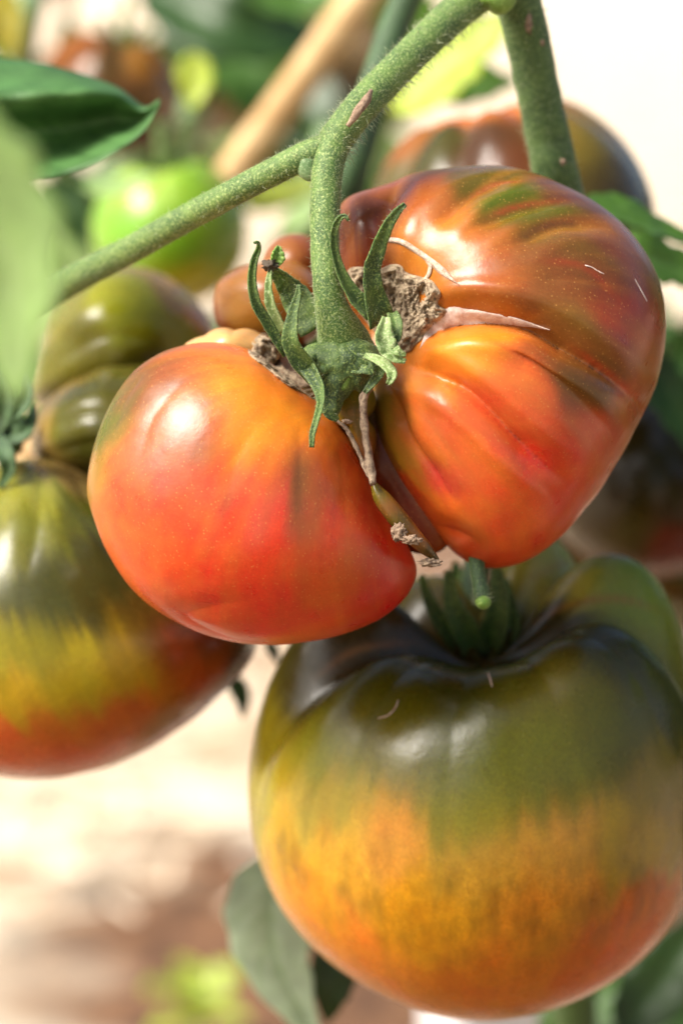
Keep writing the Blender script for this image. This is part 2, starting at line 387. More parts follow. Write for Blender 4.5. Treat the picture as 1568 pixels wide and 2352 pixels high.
def ribbon(name, pts, half, material, parent, face=(0, .2, 1), fold=.5, n=22, m=7, solid=.00035, twist=(0, 0), wav=0.0, seed=0, label=None, hairs=None):
    """tapered strip (sepal): spine (u,v,d), half widths px, folded like a gutter towards 'face'"""
    P = spline(VP(pts), n); h = np.maximum(spline(np.array(half, float)[:, None], n)[:, 0], 1.0)*(-P[:, 2])/FPX
    T = np.gradient(P, axis=0); T /= np.linalg.norm(T, axis=1, keepdims=True); rows = []
    for i in range(n):
        F = np.asarray(face, float)-T[i]*np.dot(face, T[i]); F /= np.linalg.norm(F); S = np.cross(T[i], F)
        tw = math.radians(twist[0]+(twist[1]-twist[0])*i/(n-1)); S, F = S*math.cos(tw)+F*math.sin(tw), F*math.cos(tw)-S*math.sin(tw)
        for x in np.linspace(-1, 1, m):
            wv = wav*noise.noise(Vector((i*.45+seed*3.1, x*1.5, seed)))
            rows.append(P[i]+S*x*h[i]*(1+.12*noise.noise(Vector((i*.6, x*3, seed+9.0))))+F*h[i]*(fold*(abs(x)**1.5)-fold*.4+wav*noise.noise(Vector((i*.5+seed*3.1, x*1.6, seed*1.7)))))
    if hairs is not None:
        hairs.add(hair_geo(P, h*.9, int(16+n*1.6), .0004, .0014, .00003))
    return mesh(name, np.array(rows), gridfaces(n, m), material, parent, solid=solid, label=label)
def leaf_geo(pts, half, face=(0, .4, 1), fold=.25, n=26, m=13, curl=0.0, serr=.12, wav=.08, seed=0, twist=0.0):
    P = spline(VP(pts), n); T = np.gradient(P, axis=0); T /= np.linalg.norm(T, axis=1, keepdims=True)
    d = -P[:, 2]; rows, at = [], []
    for i in range(n):
        s = i/(n-1); prof = (math.sin(math.pi*min(1, s**.8))**.8)*(1-.25*s)+.02
        h = half*prof*d[i]/FPX*(1+serr*math.sin(s*34+seed)*s**.3)
        F = np.asarray(face, float)-T[i]*np.dot(face, T[i]); F /= np.linalg.norm(F); S = np.cross(T[i], F)
        tw = twist*s; S, F = S*math.cos(tw)+F*math.sin(tw), F*math.cos(tw)-S*math.sin(tw)
        for x in np.linspace(-1, 1, m):
            ax = abs(x)
            z = fold*ax+curl*ax**2.5+wav*noise.noise(Vector((s*4+seed*2.3, x*1.8, seed*1.3)))
            vein = max(math.exp(-(ax/.07)**2), .8*math.exp(-((((s-ax*.28)*7) % 1-.5)/.12)**2)*(ax < .9))
            z -= .05*vein-.02
            rows.append(P[i]+S*x*h+F*z*half*d[i]/FPX*(.25+.75*prof)); at.append(vein*.75)
    return np.array(rows), gridfaces(n, m), np.array(at)
def leaf(pts, half, material, parent, label=None, name='leaf', solid=.0004, **k):
    v, f, a = leaf_geo(pts, half, **k)
    return mesh(name, v, f, material, parent, attrs={'leaf': a}, solid=solid, label=label)
def patch(name, outline, center, surf, material, parent, lift, rough, seed=0, nr=26, na=64, sc=900, bowl=0.0, label=None):
    """rough crust lying on the skin; outline in picture positions, draped on surf = (v, f)"""
    O = np.asarray(outline, float); O = spline(np.vstack((O, O[:1])), na+1)[:-1]; c = np.asarray(center, float)
    uv = np.vstack([c+(O-c)*r for r in np.linspace(.02, 1, nr)]); rr = np.repeat(np.linspace(.02, 1, nr), na)
    uv[:, 0] += np.array([4*noise.noise(Vector((q[0]*.06, q[1]*.06, seed)))*r for q, r in zip(uv, rr)])
    P = on_surface(surf[0], surf[1], uv); dr = P/np.linalg.norm(P, axis=1, keepdims=True)
    h = np.array([noise.fractal(Vector((q[0]*sc/9, q[1]*sc/9, q[2]*sc/9+seed)), .6, 2.1, 5) for q in P])
    edge = np.clip((1-rr)*7, 0, 1)
    z = (lift+rough*h)*(.15+.85*edge)+(rr > .985)*(-.0006)-bowl*np.clip(1-rr, 0, 1)
    return mesh(name, P-dr*z[:, None], gridfaces(nr, na, True), material, parent, label=label)
def strip(name, top, bot, surf, material, parent, lift, rough, seed=0, n=36, m=8, label=None, sc=120):
    A, B = spline(top, n), spline(bot, n)
    uv = np.vstack([A[i]+(B[i]-A[i])*x for i in range(n) for x in np.linspace(0, 1, m)])
    x = np.tile(np.linspace(0, 1, m), n); P = on_surface(surf[0], surf[1], uv); dr = P/np.linalg.norm(P, axis=1, keepdims=True)
    h = np.array([noise.fractal(Vector(q*sc)+Vector((seed, 0, 0)), .6, 2.1, 4) for q in P])
    z = (lift*np.sin(np.pi*x)**.5+rough*h)-.0003*((x < .01)+(x > .99))
    return mesh(name, P-dr*z[:, None], gridfaces(n, m), material, parent, label=label)

# ================================================================ ground
def ground_material():
    m, t, b, N, L = mat('dry_ground'); geo = N('NewGeometry')
    n1 = N('TexNoise', i_Scale=9.0, i_Detail=8.0, i_Roughness=.65); L(geo.outputs['Position'], n1.inputs['Vector'])
    r1 = ramp(t, .34, .62, rgba((184, 146, 106)), rgba((244, 230, 204))); L(n1.outputs[0], r1.inputs[0])
    n2 = N('TexNoise', i_Scale=40.0, i_Detail=8.0, i_Roughness=.7); L(geo.outputs['Position'], n2.inputs['Vector'])
    soil = ramp(t, .35, .7, rgba((74, 46, 28)), rgba((164, 116, 76))); L(n2.outputs[0], soil.inputs[0])
    n3 = N('TexNoise', i_Scale=5.0, i_Detail=4.0); L(geo.outputs['Position'], n3.inputs['Vector'])
    tot = None
    for c, r in [(G(u, v), r) for u, v, r in SOIL]+[(np.array((0.0, .45, 0)), .62)]:  # last entry: unseen dark bed by the camera, added to cut ground bounce
        ds = N('VectorMath', operation='DISTANCE'); L(geo.outputs['Position'], ds.inputs[0]); ds.inputs[1].default_value = tuple(c)
        q = N('Math', operation='DIVIDE'); L(ds.outputs['Value'], q.inputs[0]); q.inputs[1].default_value = r
        if tot is None: tot = q
        else:
            mn = N('Math', operation='SMOOTH_MIN'); L(tot.outputs[0], mn.inputs[0]); L(q.outputs[0], mn.inputs[1]); mn.inputs[2].default_value = .3; tot = mn
    ad = N('Math', operation='MULTIPLY_ADD'); L(n3.outputs[0], ad.inputs[0]); ad.inputs[1].default_value = 1.2; L(tot.outputs[0], ad.inputs[2])
    rs = ramp(t, .40, .62); dv = N('Math', operation='MULTIPLY'); L(ad.outputs[0], dv.inputs[0]); dv.inputs[1].default_value = .333
    L(dv.outputs[0], rs.inputs[0])
    mx = mixc(t); L(rs.outputs[0], mx.inputs[0]); L(soil.outputs[0], mx.inputs[6]); L(r1.outputs[0], mx.inputs[7])
    L(mx.outputs[2], b.inputs['Base Color']); b.inputs['Roughness'].default_value = .95
    bp = N('Bump', i_Strength=.8, i_Distance=.02); L(n2.outputs[0], bp.inputs['Height']); L(bp.outputs[0], b.inputs['Normal'])
    return m
SOIL = [(760, 2190, .16), (930, 2300, .18), (520, 2330, .12), (1250, 2300, .25), (640, 2000, .06), (1400, 1200, .5)]
gm = ground_material()
gx = np.concatenate((-np.geomspace(80, .3, 22), np.linspace(-.28, .28, 12), np.geomspace(.3, 80, 22)))
gy = np.concatenate((-np.geomspace(30, .3, 14), np.linspace(0, 3, 60), np.geomspace(3.1, 160, 26)))
gv = np.array([(x, y, .012*noise.noise(Vector((x*6, y*6, 0)))*(1 if abs(x) < 3 and -1 < y < 5 else 0)) for y in gy for x in gx])
g = mesh('ground', gv, gridfaces(len(gy), len(gx)), gm, None, view=False); g['kind'] = 'structure'
# loose straw on the ground
sv, sf = [], []
for k in range(2600):
    y = random.uniform(1.5, 4.4); x = random.uniform(-.22*y-.1, .22*y+.1)
    q = min(np.hypot(x-G(u, v)[0], y-G(u, v)[1])/r for u, v, r in SOIL)
    if q < 1.0 and random.random() < .55: continue
    L = random.uniform(.012, .05); a = random.uniform(0, math.pi); tz = random.uniform(-.2, .2); wd = random.uniform(.0012, .0035)
    dx = np.array((math.cos(a), math.sin(a), tz)); sx = np.array((-math.sin(a), math.cos(a), 0)); up = np.array((0, 0, 1.0))
    c = np.array((x, y, .015+abs(tz)*L*.5+random.uniform(0, .01))); b0 = len(sv)
    for e in (-.5, .5):
        for p in (-1, 1):
            for h in (-.5, .5): sv.append(c+dx*L*e+sx*p*wd+up*h*wd)
    for q4 in ([0, 1, 3, 2], [4, 6, 7, 5], [0, 4, 5, 1], [2, 3, 7, 6], [1, 5, 7, 3], [0, 2, 6, 4]): sf.append([b0+i for i in q4])
st = mesh('straw_mulch', np.array(sv), sf, STRAW, None, view=False, smooth_=False, kind='stuff'); st['label'] = 'pale dry straw scattered on the ground below the fruit'; st['category'] = 'straw'

# ================================================================ the ripening tomato in front
tom = root('tomato', 'lobed orange-red ripening tomato with corky scar hanging from the fuzzy stem', 'tomato', V(640, 1478, .715))
Lout = [(200,1130),(205,1080),(225,1000),(260,920),(310,850),(370,810),(450,788),(520,788),(580,805),(640,850),(700,900),(750,945),(795,990),(832,1060),(870,1150),(912,1220),(950,1280),(962,1312),(935,1370),(880,1418),(800,1452),(700,1474),(600,1480),(500,1465),(400,1425),(320,1370),(260,1290),(220,1200)]
lv, lf = lobe(Lout, (575, 1135), .712, .031, .040, 7, .93)
lv = grooves(lv, lf, [([(560,1380),(470,1400),(430,1420),(520,1465),(640,1478)], .5, 26), ([(330,850),(280,930),(250,1040)], .45, 30), ([(430,860),(350,960),(310,1090)], .35, 40), ([(690,960),(690,1080),(690,1200)], .45, 45), ([(600,960),(540,1060),(520,1180)], .4, 45), ([(780,1010),(790,1120),(800,1230)], .3, 45)])
POLE = V(815, 800, .70)
def jit(v, amp, pole, axis, K=8, L=26, seed=0.0):
    d = v-pole; return jitter(v, flow(v, pole, axis, K, L), d/np.linalg.norm(d, axis=1, keepdims=True), amp, 1.0, seed)
lc = .86*paint(lv, lf, [(560,880,110,(226,138,44)),(610,960,90,(238,150,34)),(540,960,60,(222,132,40)),(450,830,70,(196,106,56)),(330,880,85,(122,84,44)),(390,850,60,(140,86,46)),(250,970,52,(92,106,22)),(285,900,45,(104,96,34)),(222,1080,34,(150,122,44)),(340,1090,62,(206,80,62)),(290,1130,50,(208,84,50)),(440,1000,72,(146,76,36)),(400,930,60,(146,88,46)),(500,1100,52,(192,82,52)),(600,1170,60,(218,82,66)),(650,1060,50,(206,110,46)),(690,1090,40,(140,94,50)),(690,1180,38,(164,92,58)),(750,1080,50,(202,100,40)),(810,1060,50,(196,74,26)),(720,960,50,(226,128,40)),(300,1250,80,(228,96,42)),(450,1240,80,(224,66,34)),(640,1280,80,(224,64,34)),(760,1220,60,(206,72,34)),(850,1260,70,(186,44,26)),(500,1400,80,(228,82,52)),(660,1400,80,(218,62,46)),(760,1340,56,(206,102,40)),(880,1360,60,(198,46,38)),(380,1370,60,(228,104,54)),(550,1330,60,(226,72,40))],
   [([(430,835),(375,915),(345,1000)], 42, (108, 72, 32), .6), ([(510,920),(465,1000),(445,1070)], 24, (126, 74, 34), .5), ([(280,880),(238,980),(222,1090)], 30, (92, 110, 18), .85), ([(350,860),(300,930),(275,1010)], 16, (100, 96, 30), .7), ([(480,870),(430,960),(400,1050)], 26, (112, 76, 34), .7), ([(545,900),(500,980),(480,1060)], 16, (170, 96, 40), .5), ([(690,1010),(684,1120),(684,1230)], 24, (112, 82, 46), .75), ([(735,1040),(730,1150),(720,1240)], 14, (160, 98, 56), .5), ([(620,1030),(570,1120),(540,1190)], 16, (206, 60, 50), .6), ([(360,1020),(370,1090),(375,1150)], 20, (206, 76, 74), .6), ([(650,1090),(605,1180),(585,1250)], 22, (214, 86, 78), .6), ([(560,1060),(530,1130),(505,1190)], 14, (176, 84, 66), .5), ([(760,1080),(765,1160),(755,1240)], 14, (170, 84, 48), .5), ([(600,1350),(760,1300),(840,1220)], 26, (200, 96, 40), .4)], vj=jit(lv, .006, POLE, (.1, -.5, -.85)), tint=(.94, .72, .62))
Rout = [(785,455),(850,438),(900,422),(940,402),(1040,388),(1150,383),(1220,398),(1290,428),(1370,470),(1440,530),(1490,600),(1520,680),(1526,760),(1515,840),(1492,915),(1455,985),(1405,1075),(1335,1175),(1270,1248),(1200,1293),(1130,1308),(1070,1292),(1010,1240),(950,1170),(900,1110),(862,1040),(846,960),(845,890),(840,830),(800,760),(760,650),(762,520)]
rv, rf = lobe(Rout, (1160, 835), .724, .040, .045, 7, .90)
# hollow round the stalk
pp = on_surface(rv, rf, [(880, 720)])[0]
dd = np.sqrt(np.sum((rv-pp)**2, 1)); rv[:, 2] -= .016*np.exp(-(dd/.014)**2)
rv = grooves(rv, rf, [([(960,765),(1040,728),(1130,728),(1220,745),(1300,790),(1400,860),(1490,945)], 6.5, 30),
    ([(935,835),(1040,885),(1110,940),(1180,1010),(1250,1070),(1310,1112)], 4.0, 26), ([(890,880),(925,1000),(985,1090),(1050,1170)], 2.1, 32),
    ([(1150,790),(1250,850),(1340,925),(1420,1010)], 2.2, 32), ([(1000,520),(1080,440),(1190,400)], 1.6, 26), ([(1090,520),(1190,478),(1310,462)], 1.7, 24),
    ([(1180,560),(1290,510),(1400,520)], 1.7, 26), ([(905,420),(880,480),(858,600)], 2.4, 34), ([(1230,640),(1350,640),(1460,720)], .7, 34), ([(1180,1040),(1260,1130),(1300,1190)], .5, 30), ([(1000,1210),(1080,1240),(1120,1300)], .6, 28)])
rc = paint(rv, rf, [(810,500,50,(104,44,26)),(830,570,45,(140,50,28)),(900,480,50,(176,100,54)),(970,450,60,(180,106,52)),(1080,420,44,(104,94,30)),(1180,455,46,(98,108,26)),(1250,520,50,(118,104,36)),(960,560,50,(206,132,50)),(1020,610,56,(206,134,48)),(1120,650,80,(176,98,42)),(1250,640,80,(138,86,46)),(1340,600,70,(124,80,42)),(1420,640,60,(134,66,36)),(1480,720,50,(160,52,36)),(1430,760,60,(150,60,38)),(1400,830,50,(100,72,36)),(1300,740,60,(130,88,46)),(1150,700,44,(196,124,46)),(1340,900,50,(104,66,34)),(1240,820,40,(158,82,38)),(1110,785,50,(218,140,38)),(1020,820,50,(224,132,50)),(1190,870,60,(200,94,52)),(1130,960,56,(204,90,58)),(930,900,44,(186,116,54)),(872,960,30,(160,138,52)),(915,1060,34,(172,128,50)),(970,1000,50,(206,112,56)),(1010,1080,36,(202,72,68)),(1090,1040,56,(212,100,54)),(1250,1110,70,(214,72,46)),(1200,990,50,(208,84,54)),(1340,1010,60,(196,58,40)),(1430,960,44,(168,64,40)),(1150,1190,80,(228,92,52)),(1050,1170,50,(220,110,48)),(1200,1270,66,(202,62,40)),(1310,1150,60,(198,58,36)),(940,1130,34,(214,96,44)),(1000,1180,40,(222,84,44)),(1500,840,40,(150,62,40)),(1470,600,50,(140,74,40)),(1300,450,40,(112,64,34))],
   [([(1082,492),(1150,452),(1255,432)], 26, (84, 112, 12), 1.0), ([(1180,520),(1250,488),(1350,478)], 28, (92, 108, 14), .95), ([(1035,468),(1090,424),(1190,398)], 22, (92, 90, 18), .85), ([(1100,508),(1190,474),(1310,458)], 9, (176, 74, 46), .8), ([(1050,478),(1130,428),(1230,412)], 8, (170, 76, 50), .7), ([(1190,548),(1290,508),(1390,515)], 14, (150, 66, 40), .5),
    ([(1200,790),(1290,850),(1380,920),(1440,980)], 28, (88, 66, 26), .85), ([(1270,560),(1370,580),(1450,650)], 26, (112, 92, 30), .6), ([(1240,690),(1340,740),(1420,830)], 24, (104, 88, 30), .6), ([(1230,600),(1330,610),(1430,690)], 9, (170, 62, 40), .6), ([(880,930),(890,1010),(950,1100),(1000,1150)], 18, (168, 140, 44), .7), ([(960,1040),(1010,1090),(1050,1150)], 14, (206, 70, 76), .6), ([(1040,890),(1130,960),(1250,1070),(1310,1110)], 9, (186, 46, 44), .75), ([(1100,770),(1180,810),(1260,880)], 12, (206, 80, 36), .5), ([(1300,790),(1400,860),(1480,940)], 10, (184, 48, 40), .7), ([(1340,690),(1420,740),(1470,830)], 24, (160, 54, 40), .5), ([(1060,1000),(1150,1090),(1260,1200)], 20, (196, 108, 44), .45), ([(1260,980),(1340,1050),(1370,1090)], 16, (200, 50, 42), .5)], vj=jit(rv, .005, POLE, (.1, -.5, -.85), seed=3.0), tint=(.92, .76, .58))
ru = UV(rv); rc = rc*(1-.34*smooth(820, 640, ru[:, 1]))[:, None]*np.array((1, .97, .9))      # browner, less ripe upper shoulder, pigment also darkened against the strong light there
parts = [(lv, lf, lc), (rv, rf, rc)]
for out, cen, d, wf, wb, blobs in (
    ([(490,690),(500,650),(540,620),(600,605),(680,600),(740,650),(740,760),(650,800),(560,790),(500,750)], (620, 700), .752, .020, .022, [(520,660,40,(140,92,62)),(560,720,40,(160,108,50)),(600,640,40,(150,96,66)),(660,700,60,(166,112,48)),(500,740,30,(130,58,44))]),
    ([(600,620),(615,570),(650,542),(700,540),(745,570),(752,650),(700,690),(620,680)], (675, 615), .762, .016, .018, [(640,570,40,(140,82,46)),(690,570,40,(130,66,38)),(640,640,40,(160,104,70))]),
    ([(420,795),(470,772),(540,760),(600,768),(650,800),(610,860),(500,850),(440,825)], (530, 806), .722, .012, .02, [(480,785,40,(214,170,140)),(560,775,50,(206,160,128)),(620,800,40,(186,136,100))])):
    a, b_ = lobe(out, cen, d, wf, wb, 5); parts.append((a, b_, paint(a, b_, blobs)))
a, b_ = lobe([(770,870),(860,860),(900,1000),(960,1120),(1040,1240),(1010,1270),(940,1270),(880,1180),(820,1060),(775,960)], (890, 1060), .722, .012, .02, 5); parts.append((a, b_, paint(a, b_, [(800,900,60,(120,90,40)),(860,1060,60,(110,40,24)),(960,1220,60,(120,36,24))])))
nV = 0; av, af, ac = [], [], []
for a, b_, c in parts: av.append(a); af.append(b_+nV); ac.append(c); nV += len(a)
av, af, ac = np.vstack(av), np.vstack(af), np.vstack(ac)
POLE = V(815, 800, .70)
mesh('skin', av, af, SKIN_RED, tom, attrs={'pig': ac, 'flow': flow(av, POLE, (.1, -.5, -.85), 8, 26), 'olive': np.clip(.35-.9*np.abs(ac[:, 0]-.35), 0, 1)*.0+.5})
SURF = (av, af)
C1 = lambda x, y: (461.2+x*.39215, 365.1+y*.39215)
def S1(pts): return [C1(x, y)+(d,) for x, y, d in pts]
def H1(h): return [q*.392 for q in h]
# corky crust
patch('corky_scar', [C1(*q) for q in [(1060,640),(1110,615),(1170,622),(1200,660),(1290,690),(1340,702),(1385,750),(1408,800),(1390,850),(1440,890),(1420,940),(1350,1000),(1260,1090),(1205,1140),(1130,1130),(1000,1000),(900,850),(850,700),(870,640),(950,630)]], C1(1130, 860), SURF, CORK, tom, .0022, .0030, 3, 44, 120, 2200)
patch('corky_scar', [C1(*q) for q in [(265,1095),(360,1020),(470,1050),(600,1100),(700,1250),(690,1410),(600,1375),(480,1310),(380,1225),(290,1155)]], C1(520, 1210), SURF, CORK, tom, .0016, .0026, 5, 30, 90, 2200)
strip('scar', [(985,738),(1025,704),(1070,708),(1130,716),(1190,730),(1262,757)], [(962,803),(1000,766),(1060,748),(1130,745),(1190,749),(1262,759)], SURF, SCAR_M, tom, .0006, .0007, 2, label='pale mauve corky wedge in the crease')
strip('scar', [(880,543),(920,548),(960,570),(1000,598),(1025,620),(1052,653)], [(888,556),(918,562),(955,584),(985,608),(1012,632),(1054,655)], SURF, SCAR, tom, .0008, .0003, 6, label='thin white scar line')
strip('scar', [(975,600),(982,612),(978,630),(970,640)], [(990,605),(993,615),(990,630),(982,642)], SURF, SCAR, tom, .0005, .0002, 7, n=14)
strip('scar', [(1342,607),(1358,612),(1372,620),(1387,628)], [(1342,611),(1357,615),(1371,624),(1386,631)], SURF, SCAR_M, tom, .0001, .0004, 8, n=16, sc=400)
strip('scar', [(1458,640),(1472,664),(1486,690)], [(1456,642),(1469,666),(1484,694)], SURF, SCAR_M, tom, .0002, .0002, 9, n=12)
# seam between the lobes
v_, f_ = lobe([(768,880),(845,878),(842,960),(848,1060),(858,1115),(835,1075),(800,985)], (812, 950), .706, .006, .010, 5)
mesh('seam_tissue', v_, f_, SKIN_RED, tom, attrs={'pig': paint(v_, f_, [(800,900,30,(120,126,44)),(815,960,40,(110,92,36)),(835,1050,40,(120,70,36))]), 'flow': flow(v_, POLE, (0, -1, 0)), 'olive': np.full(len(v_), .3)})
for pts, rad in (([(868,865,.694),(848,885,.693),(835,915,.692),(836,965,.692),(842,1025,.692),(852,1080,.692),(856,1112,.690)], [4,9,9,8,9,11,7]), ([(768,962,.694),(795,985,.693),(815,1020,.693),(832,1060,.693),(846,1095,.692)], [3,5,5,5,4])):
    tube('seam_edge', pts, rad, CORK_D, tom, 40, 10, .5, 4)
v_, f_, _, _ = tube_geo([(856,1108,.6935),(874,1140,.6935),(905,1180,.6935),(940,1222,.6940),(975,1258,.695),(1004,1286,.697)], [6, 19, 23, 21, 16, 5], 40, 20)
v_ = v_[:-2]; f_ = gridfaces(40, 20, True)
mesh('seam_flap', v_, f_, SKIN_RED, tom, attrs={'pig': paint(v_, f_, [(870,1130,26,(96,88,30)),(895,1165,26,(104,66,36)),(930,1200,26,(80,58,26)),(960,1230,26,(120,70,36)),(990,1275,26,(56,50,20)),(905,1200,18,(54,66,18))]), 'flow': flow(v_, POLE, (0, -1, 0)), 'olive': np.full(len(v_), .5)})
def crumple(name, center, r, d, material, parent, seed, sq=(1, 1, 1), sub=4, amt=.8):
    n, f = ico(sub); h = np.array([noise.fractal(Vector(q*2.2)+Vector((seed, seed, 0)), .7, 2.2, 4) for q in n])
    k = d/FPX*r; p = n*(1+amt*h)[:, None]*np.array(sq)*k+V(center[0], center[1], d)
    return mesh(name, p, f, material, parent)
crumple('dry_remnant', (916, 1222), 19, .6895, DRY, tom, 3, (.8, 1.0, .4), amt=.6); crumple('dry_remnant', (945, 1240), 16, .6885, DRY, tom, 8, (1.3, .6, .5), amt=.7)
crumple('dry_remnant', (988, 1292), 16, .692, CORK_D, tom, 5, (1.3, .5, .5)); crumple('dry_remnant', (797, 968), 9, .690, DRY, tom, 6, (1.2, .5, .5), 3)
# calyx
HR = Hairs()
cv, cf = lobe([C1(*q) for q in [(600,1110),(700,1080),(820,1060),(960,1060),(1050,1130),(1060,1230),(990,1290),(945,1380),(900,1330),(830,1420),(800,1520),(740,1490),(700,1400),(650,1300),(610,1200)]], C1(820, 1210), .6945, .006, .008, 5)
cv = cv+vnormals(cv, cf)*(.0005*np.array([noise.fractal(Vector(q*420), .7, 2.1, 4) for q in cv]))[:, None]
cal = mesh('calyx', cv, cf, SEPAL, tom)
mesh('lime_swelling', *lobe([C1(*q) for q in [(775,1250),(800,1205),(850,1200),(880,1240),(870,1300),(830,1360),(790,1330)]], C1(828, 1270), .6905, .0010, .004, 4), LIME, cal)
mesh('lime_swelling', *lobe([C1(*q) for q in [(690,1230),(715,1205),(745,1220),(740,1260),(705,1265)]], C1(717, 1235), .6895, .0010, .003, 4), SEPAL, cal)
mesh('lime_swelling', *lobe([C1(*q) for q in [(620,1160),(650,1140),(690,1155),(680,1185),(635,1190)]], C1(655, 1165), .6905, .0010, .003, 4), SEPAL, cal)
def sepal(pts, half, material=SEPAL, **k): return ribbon('sepal', S1(pts), H1(half), material, tom, hairs=HR, **k)
sepal([(500,1150,.694),(400,980,.692),(325,850,.690),(300,720,.689),(312,600,.688),(338,530,.687),(335,490,.686),(312,492,.685)], [22,30,28,24,20,14,8,5], fold=.9)
sepal([(660,1000,.699),(570,830,.701),(490,720,.700),(395,625,.697)], [90,95,60,18], SEPAL, fold=.25, face=(-.5, .1, 1), wav=.2, n=26)
sepal([(490,1020,.697),(425,880,.695),(400,760,.694),(405,650,.694)], [34,36,26,14], SEPAL_P, fold=.7, face=(-.7, 0, 1), wav=.3, seed=2)
sepal([(425,625,.694),(450,570,.694),(455,510,.695)], [22,42,10], LIME, fold=.6, wav=.6, seed=3, face=(.5, .2, 1))
crumple('withered_tip', C1(405, 622), 13, .694, TIP, tom, 4, (1.3, .9, .9), 3)
sepal([(690,1300,.690),(585,1180,.687),(525,1060,.685),(540,910,.685),(570,800,.685),(573,735,.685)], [52,58,50,34,20,8], fold=.45, face=(-.3, .1, 1), seed=5, wav=.15)
sepal([(600,1180,.689),(680,1310,.686),(705,1410,.682),(680,1520,.679),(655,1610,.678),(650,1690,.678)], [50,40,26,20,18,13], SEPAL, fold=.7, face=(-.4, .2, 1), seed=6)
sepal([(1000,900,.690),(900,810,.689),(830,690,.688),(786,560,.687),(775,450,.686),(800,365,.685),(840,335,.684),(866,362,.684)], [70,48,32,24,21,18,12,6], fold=.8, face=(.3, .2, 1), seed=7, n=30)
sepal([(1060,960,.690),(1015,800,.687),(1000,650,.685),(1040,520,.683),(1090,400,.681),(1140,320,.680),(1195,265,.679)], [90,66,52,44,34,26,14], fold=.35, face=(.3, .1, 1), seed=8, wav=.25, n=30)
sepal([(1120,900,.688),(1140,970,.686),(1130,1060,.685),(1080,1000,.685)], [30,40,30,10], SEPAL, fold=.5, seed=14)
sepal([(1085,925,.684),(1075,1030,.683),(1095,1110,.682),(1140,1165,.681),(1198,1185,.681)], [22,52,56,34,12], SEPAL_P, fold=.5, wav=.7, seed=9)
sepal([(1120,1090,.683),(1150,1130,.681),(1200,1150,.681)], [30,26,8], SEPAL_P, fold=.6, wav=.5, seed=12, n=12)
sepal([(960,1150,.688),(1040,1180,.685),(1100,1225,.683),(1118,1275,.682),(1095,1320,.682)], [16,26,30,26,12], SEPAL_P, fold=.6, wav=.5, seed=10)
sepal([(890,1200,.690),(1000,1210,.689),(1040,1250,.690),(960,1370,.690)], [60,60,36,14], SEPAL, fold=.3, wav=.3, seed=11)
sepal([(760,1300,.690),(740,1400,.690),(760,1480,.690),(800,1530,.691)], [60,56,44,14], SEPAL, fold=.3, wav=.2, seed=13)
HR.build(tom)

# ================================================================ the vine that carries it
vine = root('tomato_vine', 'fuzzy green tomato vine forking above the lobed red tomato', 'vine', to_view((W(V(1330, 2352, .95))[0], W(V(1330, 2352, .95))[1], 0)))
HV = Hairs()
base = to_view((W(V(1330, 2352, .95))[0], W(V(1330, 2352, .95))[1], 0.0)); bu, bv_ = UV(base[None])[0]
_, P, r = tube('main_stem', [(1120,-130,.735),(1170,-45,.738),(1204,60,.742),(1231,190,.746),(1257,310,.750),(1281,430,.756),(1300,560,.785),(1270,760,.80),(1225,1000,.81),(1200,1250,.83),(1210,1600,.86),(1250,2000,.90),(1320,2340,.95),(bu,bv_,-base[2])], [50,54,52,50,51,54,56,56,55,54,52,52,52,52], STEM_M, vine, 110, 24, .05, 2)
HV.add(hair_geo(P, r, 2600, .0003, .0010, .000035, tr=(.02, .42))); HV.add(hair_geo(P, r, 420, .001, .0022, .00005, tr=(.02, .42)))
_, P, r = tube('peduncle', [(1180,-70,.735),(1105,-20,.728),(1040,35,.722),(965,105,.715),(890,180,.708),(825,250,.702),(775,315,.699),(750,360,.699)], [44,44,41,39,39,39,40,35], STEM, vine, 70, 28, .06, 5)
HV.add(hair_geo(P, r, 5200, .0002, .0008, .000035)); HV.add(hair_geo(P, r, 420, .0012, .0030, .00006, side=(.6, -.8, .2), droop=.2)); HV.add(hair_geo(P, r, 200, .0009, .0022, .00005, side=(-.6, .8, .2)))
mesh('node_web', *lobe([(1060,-40),(1090,0),(1120,18),(1150,34),(1175,20),(1190,-20),(1130,-60)], (1125, -8), .724, .004, .006, 4), LIME, vine)
_, P, r = tube('side_stem', [(770,330,.699),(715,352,.699),(660,378,.700),(560,430,.705),(430,500,.716),(300,573,.730),(200,625,.745),(100,680,.762),(0,735,.78),(-70,810,.79),(-70,910,.80),(-5,965,.80)], [29,33,32,31,31,31,33,34,33,30,28,28], STEM, vine, 80, 24, .04, 8)
HV.add(hair_geo(P, r, 4200, .0002, .0008, .000035, tr=(0, .75))); HV.add(hair_geo(P, r, 320, .0008, .0022, .00005, tr=(0, .7)))
mesh('knuckle', *lobe([(680,345),(700,330),(722,345),(728,385),(715,418),(694,410),(682,380)], (704, 374), .6985, .0026, .004, 4), STEM_P, vine)
_, P, r = tube('pedicel', [(790,290,.700),(768,330,.698),(752,390,.696),(747,470,.694),(746,560,.692),(750,640,.691),(760,700,.692),(776,750,.6945),(792,795,.698),(806,850,.703)], [36,36,36,35,33,33,38,50,64,72], STEM, vine, 80, 32, .05, 11)
HV.add(hair_geo(P, r, 6500, .0002, .0006, .000032)); HV.add(hair_geo(P, r, 420, .0006, .0018, .00004))
strip_s = tube_geo([(790,290,.700),(768,330,.698),(752,390,.696)], [36,36,36])
_, P, r = tube('stem_scar', [(852,208,.6985),(838,235,.696),(818,262,.6945),(798,290,.6945)], [5,10,10,5], DRY, vine, 16, 10, .3, 3)
